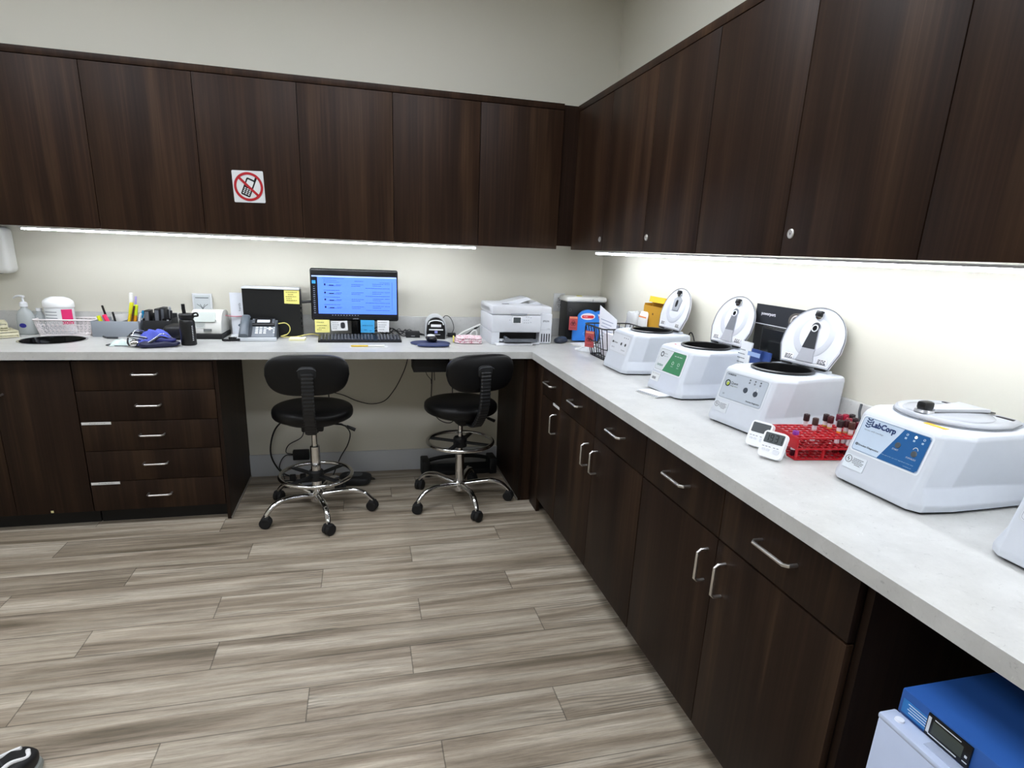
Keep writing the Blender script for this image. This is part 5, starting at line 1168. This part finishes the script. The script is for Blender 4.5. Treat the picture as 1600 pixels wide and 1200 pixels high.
# ---------------------------------------------------------------- timers
def timer(label, loc, rot, on):
    t = thing('kitchen_timer', label, 'timer', loc, rot, 'white digital timers')
    M = Matrix.Translation((0, 0, .040)) @ Matrix.Rotation(math.radians(-24), 4, 'X')
    def T(b): bmesh.ops.transform(b.bm, matrix=M, verts=b.bm.verts); return b
    T(MB().prism(rrect(.068, .078, .012), -.008, .008)).build('case', mat('eceef1', .35), t, smooth=30)
    T(MB().prism(rrect(.056, .030, .003, cy=.018), -.0092, -.008)).build('display', mat('43484b' if not on else '4a5154', .3), t, label='grey LCD display')
    if on:
        b = MB()
        SEG = {'0': 'abcdef', '1': 'bc', '3': 'abgcd', '9': 'abcdfg'}; G = dict(a=(0, .0095, 0), g=(0, 0, 0), d=(0, -.0095, 0), f=(-.0036, .005, 1), b=(.0036, .005, 1), c=(.0036, -.005, 1), e=(-.0036, -.005, 1))
        for i, ch in enumerate('1931'):
            x = -.0195 + .0125*i + (.002 if i > 1 else 0)
            for g_ in SEG[ch]:
                dx, dz, v_ = G[g_]; b.box((x + dx, -.0096, .018 + dz), (.0018, .0006, .0085) if v_ else (.0075, .0006, .0018))
        T(b).build('digits', mat('08090a', .5), t)
    b = MB(); b.prism(rrect(.010, .006, .002, cx=-.020, cy=-.017), -.0095, -.008); b.prism(rrect(.010, .006, .002, cx=-.007, cy=-.017), -.0095, -.008); b.prism(rrect(.018, .012, .004, cx=.017, cy=-.018), -.0098, -.008); T(b).build('buttons', mat('d9dce2', .4), t)
    lb_ = MB(); 
    for k in range(5): lb_.box((-.024 + .0095*k + (.004 if k > 2 else 0), -.0083, -.008), (.006, .0006, .0018))
    T(lb_).build('button_print', mat('7a7f88', .5), t)
    b = MB(); b.box((0, .034, .022), (.044, .004, .062), .0015, (math.radians(32), 0, 0)); b.build('stand_leg', mat('e4e6ea', .4), t); return t
timer('white digital timer with blank display, farther from the camera', (-.405, -2.325, ZC), -PI/2 + .42, False)
timer('white digital timer showing digits in front of the red rack', (-.435, -2.425, ZC), -PI/2 + .45, True)

# ---------------------------------------------------------------- red tube rack + tubes
RK = (-.238, -2.398); rr_ = math.radians(-7); Lx, Ly = .262, .136
t = thing('tube_rack', 'red wire-grid test tube rack between the timers and the closed centrifuge', 'test tube rack', (RK[0], RK[1], ZC), rr_)
RED = mat('b4121f', .35); nx_, ny_ = 12, 6
for nm, z in (('top_grid', .066), ('middle_grid', .034), ('bottom_grid', .0035)):
    b = MB()
    for i in range(nx_ + 1): b.box((-Lx/2 + .0025 + i*(Lx - .005)/nx_, 0, z), (.0042 if i % nx_ else .006, Ly, .004))
    for j in range(ny_ + 1): b.box((0, -Ly/2 + .0025 + j*(Ly - .005)/ny_, z), (Lx, .0042 if j % ny_ else .006, .004))
    b.build(nm, RED, t, smooth=0)
bx('end_wall', (-Lx/2 + .002, 0, .050), (.004, Ly, .034), RED, t, r=.001); bx('end_wall', (Lx/2 - .002, 0, .050), (.004, Ly, .034), RED, t, r=.001)
for x in (-.045, .09):
    for y in (-Ly/2 + .003, Ly/2 - .003): bx('post', (x, y, .018), (.006, .005, .033), RED, t)
for y in (-Ly/2 + .003, Ly/2 - .003): bx('post', (Lx/2 - .004, y, .018), (.006, .005, .033), RED, t); bx('post', (-Lx/2 + .004, y, .018), (.006, .005, .033), RED, t)
def cell(i, j):
    x = -Lx/2 + .0025 + (i + .5)*(Lx - .005)/nx_; y = -Ly/2 + .0025 + (j + .5)*(Ly - .005)/ny_
    c, s_ = math.cos(rr_), math.sin(rr_); return (RK[0] + x*c - y*s_, RK[1] + x*s_ + y*c)
def blood_tube(label, i, j, cap, lower, upper, h=.098):
    x, y = cell(i, j); t = thing('blood_tube', label, 'test tube', (x, y, ZC + .0008), random.uniform(-3, 3), 'blood tubes in the red rack')
    r = .0068
    MB().lathe([(0, 0), (r*.6, .001), (r, .006), (r, h*.45), (0, h*.45)], n=18).build('sample', mat(lower, .2), t, smooth=60); MB().lathe([(0, h*.45 + .0003), (r, h*.45 + .0003), (r, h*.72), (0, h*.72)], n=18).build('serum', mat(upper, .15), t)
    MB().lathe([(r, h*.72 + .0003), (r, h - .014), (0, h - .014)], n=18, cap=False).build('glass', mat('d9d5d8', .12), t)
    MB().lathe([(r*1.03, h*.30), (r*1.03, h*.66)], n=18, cap=False).build('paper_label', mat('e9e6e9', .6), t); MB().lathe([(r*1.05, h*.44), (r*1.05, h*.52)], n=6, cap=False).build('label_print', mat('55525a', .6), t)
    MB().lathe([(0, h - .015), (r*1.25, h - .015), (r*1.3, h - .012), (r*1.3, h + .004), (r*1.1, h + .006), (r*.6, h + .006), (r*.55, h + .003), (0, h + .003)], n=20).build('cap', mat(cap, .35), t); return t
DK = '2a1518'; MR = '6a1424'; RD = '9a1c34'; BR = '4a2a22'
for lab, i, j, cap, lo, up in (
    ('purple-capped tube low at the near left corner of the red rack', 0, 1, '7b2a8c', '4a1022', '6a1830'),
    ('dark-capped tube on its own left of the middle of the red rack', 4, 5, DK, '5a0f1c', 'd9a0a8'),
    ('brown-capped tube right of the lone dark-capped one', 4, 3, '3c2420', '5a0f1c', 'd7b7bb'),
    ('dark brown-capped tube with amber serum at the back row', 7, 5, DK, '6a1a1c', 'd8a64a'),
    ('maroon-capped tube with amber serum beside the back-row tube', 7, 4, '44161c', '6a1a1c', 'd9ae62'),
    ('dark-capped tube with orange serum in the middle cluster', 7, 2, DK, '6a1a1c', 'cf8a2e'),
    ('maroon-capped tube next to the orange serum one', 8, 2, '3a1016', '5a0f1c', 'd9b98a'),
    ('brown-capped tube at the near side of the cluster', 8, 1, BR, '5a0f1c', 'd3b4a0'),
    ('wine-capped tube at the back right of the red rack', 9, 5, '641a30', '5a0f1c', 'dfc3c8'),
    ('bright crimson-capped tube at the back right of the red rack', 10, 5, 'a01c38', '5a0f1c', 'dcc0b0'),
    ('black-capped tube right of the crimson-capped one', 11, 5, '1f0f12', '5a0f1c', 'd8b8a8'),
    ('red-capped tube in the second row right of centre', 9, 3, '8c1c30', '5a0f1c', 'd8c0c0'),
    ('dark-capped tube behind the closed centrifuge corner', 10, 3, '2a1216', '5a0f1c', 'd0a890'),
    ('small maroon-capped tube at the right near side of the rack', 9, 1, '571322', '5a0f1c', 'd6b8b0')):
    blood_tube(lab, i, j, cap, lo, up, .098 if i else .072)
t = thing('outlet_cord', 'dark power cord at the right wall behind the red rack', 'cord', (-.03, -2.30, ZC)); MB().tube(bez([(.0, .0, .12), (-.01, -.01, .09), (-.008, -.03, .04), (-.005, -.06, .004)]), .004, 8).build('cord', mat('3c4044', .5), t)

# ============================================================ refrigerator
t = thing('lab_refrigerator', 'white undercounter lab refrigerator with a blue control housing', 'refrigerator', (-.36, -3.42, 0))
MB().box((0, 0, .35), (.60, .60, .70), .006).build('cabinet', mat('bcc8e0', .35), t)
MB().box((0, 0, .7265), (.60, .60, .049), .003).build('control_housing', mat('2b5aa3', .4), t, label='blue top housing')
bx('blue_sticker', (-.3008, .255, .722), (.001, .075, .026), mat('2c78bd', .4), t); b = MB()
for k in range(4): b.box((-.3014, .257, .731 - .005*k), (.0006, .05 - .006*(k % 2), .0014))
b.build('sticker_print', mat('cfe0ef', .5), t)
dp = MB().box((-.3012, .208, .7265), (.004, .076, .041), .001).build('display_panel', mat('07080a', .3), t); bx('display', (-.3036, .208, .7275), (.001, .052, .022), mat('3c4238', .3), dp)
b = MB(); b.box((-.3036, .241, .7275), (.0006, .005, .030)); b.box((-.3036, .210, .7425), (.0006, .045, .0014)); b.box((-.3036, .214, .7115), (.0006, .05, .0018)); b.box((-.3036, .176, .7245), (.0008, .004, .004)); b.box((-.3036, .176, .7145), (.0006, .008, .0016)); b.build('panel_print', mat('d3d8de', .5), dp)
d = MB().box((-.322, 0, .37), (.038, .60, .66), .006).build('door', mat('c2cfea', .35), t)  # white door tinted bluish, reflected cool daylight painted into its colour
MB().box((-.322, 0, .701), (.038, .602, .012), .004).build('door_top_cap', mat('bfcbe4', .3), d); MB().box((-.318, -.01, .7072), (.018, .47, .003), .001).build('grip_recess', mat('a9b3c9', .3), d); MB().lathe([(0, 0), (.008, 0), (.007, .003), (0, .003)], (-.322, .275, .7068), 20).build('hinge_cap', mat('e9edf6', .3), d)

# ============================================================ under the counter
t = thing('cable_box', 'black box fixed under the counter over the kneehole', 'box', (-1.20, -.50, 0)); bx('body', (0, .02, .830), (.20, .16, .090), BLACKM, t, r=.003); MB().tube(bez([(-.03, -.02, .785), (-.02, -.02, .76), (.0, -.02, .735), (.003, -.02, .71)]), .002, 6).build('wire', CORD, t); MB().tube([(.02, -.02, .785), (.022, -.02, .73)], .002, 6).build('wire', CORD, t)
t = thing('dangling_cable', 'thin black cable hanging in a curve under the counter between the stools', 'cable', (0, -.02, 0)); MB().tube(bez([(-1.285, 0, .87), (-1.297, 0, .743), (-1.34, 0, .63), (-1.39, 0, .545), (-1.446, 0, .485), (-1.53, 0, .468), (-1.62, 0, .492), (-1.70, 0, .53), (-1.80, 0, .56), (-1.90, 0, .60), (-1.95, 0, .87)]), .0028, 8).build('cable', CORD, t)
t = thing('power_adapter', 'black power adapter against the baseboard behind the left stool', 'adapter', (-1.97, -.033, .145)); bx('body', (0, 0, 0), (.10, .042, .062), BLACKM, t, r=.005); b = MB()
b.tube(bez([(-.05, 0, 0), (-.09, 0, .0), (-.12, 0, -.03), (-.135, -.01, -.075), (-.12, -.02, -.10), (-.10, -.07, -.135)]), .003, 8); b.tube(bez([(-.05, 0, .005), (-.09, 0, .02), (-.07, 0, .07), (.01, 0, .12), (.03, .01, .20), (.06, .01, .28), (.08, .015, .72)]), .003, 8); b.build('cord', CORD, t)
t = thing('thick_cable', 'thick black cable arching down to the floor left of the left stool', 'cable', (0, -.06, 0)); MB().tube(bez([(-1.87, 0, .87), (-1.88, 0, .60), (-1.92, 0, .50), (-2.03, 0, .41), (-2.11, 0, .33), (-2.145, 0, .22), (-2.14, 0, .13), (-2.09, 0, .04), (-2.0, -.03, .008)]), .005, 8).build('cable', CORD, t)
t = thing('cable', 'black cable loop hanging to the right of the left stool column', 'cable', (0, -.05, 0)); MB().tube(bez([(-1.80, 0, .87), (-1.78, 0, .45), (-1.765, 0, .36), (-1.71, 0, .345), (-1.665, 0, .29), (-1.68, 0, .21), (-1.73, 0, .12), (-1.78, -.03, .006)]), .0035, 8).build('cable', CORD, t)
t = thing('power_strip', 'black power strip with plugs on the floor behind the left stool', 'power strip', (-1.93, -.19, 0), .08); bx('body', (0, 0, .016), (.27, .055, .032), BLACKM, t, r=.004); b = MB()
for x in (-.08, -.02, .06): b.box((x, 0, .052), (.036, .04, .04), .005)
b.build('plugs', mat('0d0d0f', .5), t); bx('grey_face', (.02, -.0285, .018), (.10, .001, .016), mat('8b8f96', .5), t)
t = thing('foot_pedal', 'grey and black foot device on the floor right of the power strip', 'pedal', (-1.64, -.20, 0), -.2); MB().supere((0, 0, .03), (.10, .07, .03), .6, .5, 36, 12).build('body', mat('1c1d20', .5), t, smooth=60); MB().supere((.0, 0, .052), (.05, .035, .012), .6, .6, 28, 8).build('pad', mat('55585c', .5), t, smooth=60); MB().tube(bez([(.08, 0, .03), (.12, .02, .02), (.09, .08, .006), (.0, .10, .006)]), .003, 6).build('cord', CORD, t)
t = thing('foot_rest', 'black foot rest with curved bar behind the right stool', 'foot rest', (-.965, -.105, 0), .02)
for sx in (-1, 1): bx('end_block', (sx*.225, 0, .055), (.05, .13, .11), BLACKM, t, r=.008)
MB().tube(bez([(-.22, .02, .085), (-.12, .02, .105), (0, .02, .112), (.12, .02, .105), (.22, .02, .085)]), .013, 12).build('top_bar', BLACKM, t); MB().box((0, -.01, .03), (.42, .11, .035), .010, (.15, 0, 0)).build('foot_plate', BLACKM, t); MB().supere((.05, -.075, .058), (.014, .014, .014), 1, 1, 16, 10).build('knob', CHROME, t)
t = thing('hanging_cord', 'black cord curling down behind the right stool column', 'cord', (0, -.10, 0)); MB().tube(bez([(-1.13, .08, .87), (-1.14, .08, .55), (-1.145, .0, .46), (-1.10, 0, .375), (-1.02, 0, .35), (-.985, 0, .42), (-1.0, .08, .52), (-1.0, .08, .87)]), .003, 8).build('cord', CORD, t)

# ============================================================ shoe at the bottom left corner
t = thing('shoe', 'black sneaker with white stripe poking in at the bottom left corner', 'shoe', (-2.565, -2.295, 0), math.radians(62))
def sf(p):
    u = (p.x + .14)/.28; q = Vector(p); q.y *= 1 + .12*math.sin(u*PI*1.1 - .4); q.z = q.z * (1.25 - .75*u) if q.z > 0 else q.z; return q
MB().supere((0, 0, .045), (.14, .048, .045), .7, .6, 48, 20, sf).build('upper', mat('0e0f11', .5), t, smooth=70)
MB().supere((0, 0, .013), (.146, .053, .013), .3, .6, 48, 8, lambda p: Vector((p.x, p.y*(1 + .12*math.sin((p.x+.14)/.28*PI*1.1 - .4)), p.z))).build('sole', mat('8d918c', .6), t, smooth=60)
for sy in (-1, 1): MB().tube(bez([(.118, sy*.012, .066), (.10, sy*.030, .062), (.06, sy*.024, .078), (.0, sy*.036, .080)]), .0058, 8).build('side_stripe', mat('e6e6e6', .5), t)
b = MB()
for k in range(4): b.tube([(.05 - .022*k, -.018, .078 + .006*k), (.055 - .022*k, 0, .084 + .007*k), (.05 - .022*k, .018, .078 + .006*k)], .0028, 6)
b.build('laces', mat('2c2d30', .6), t)
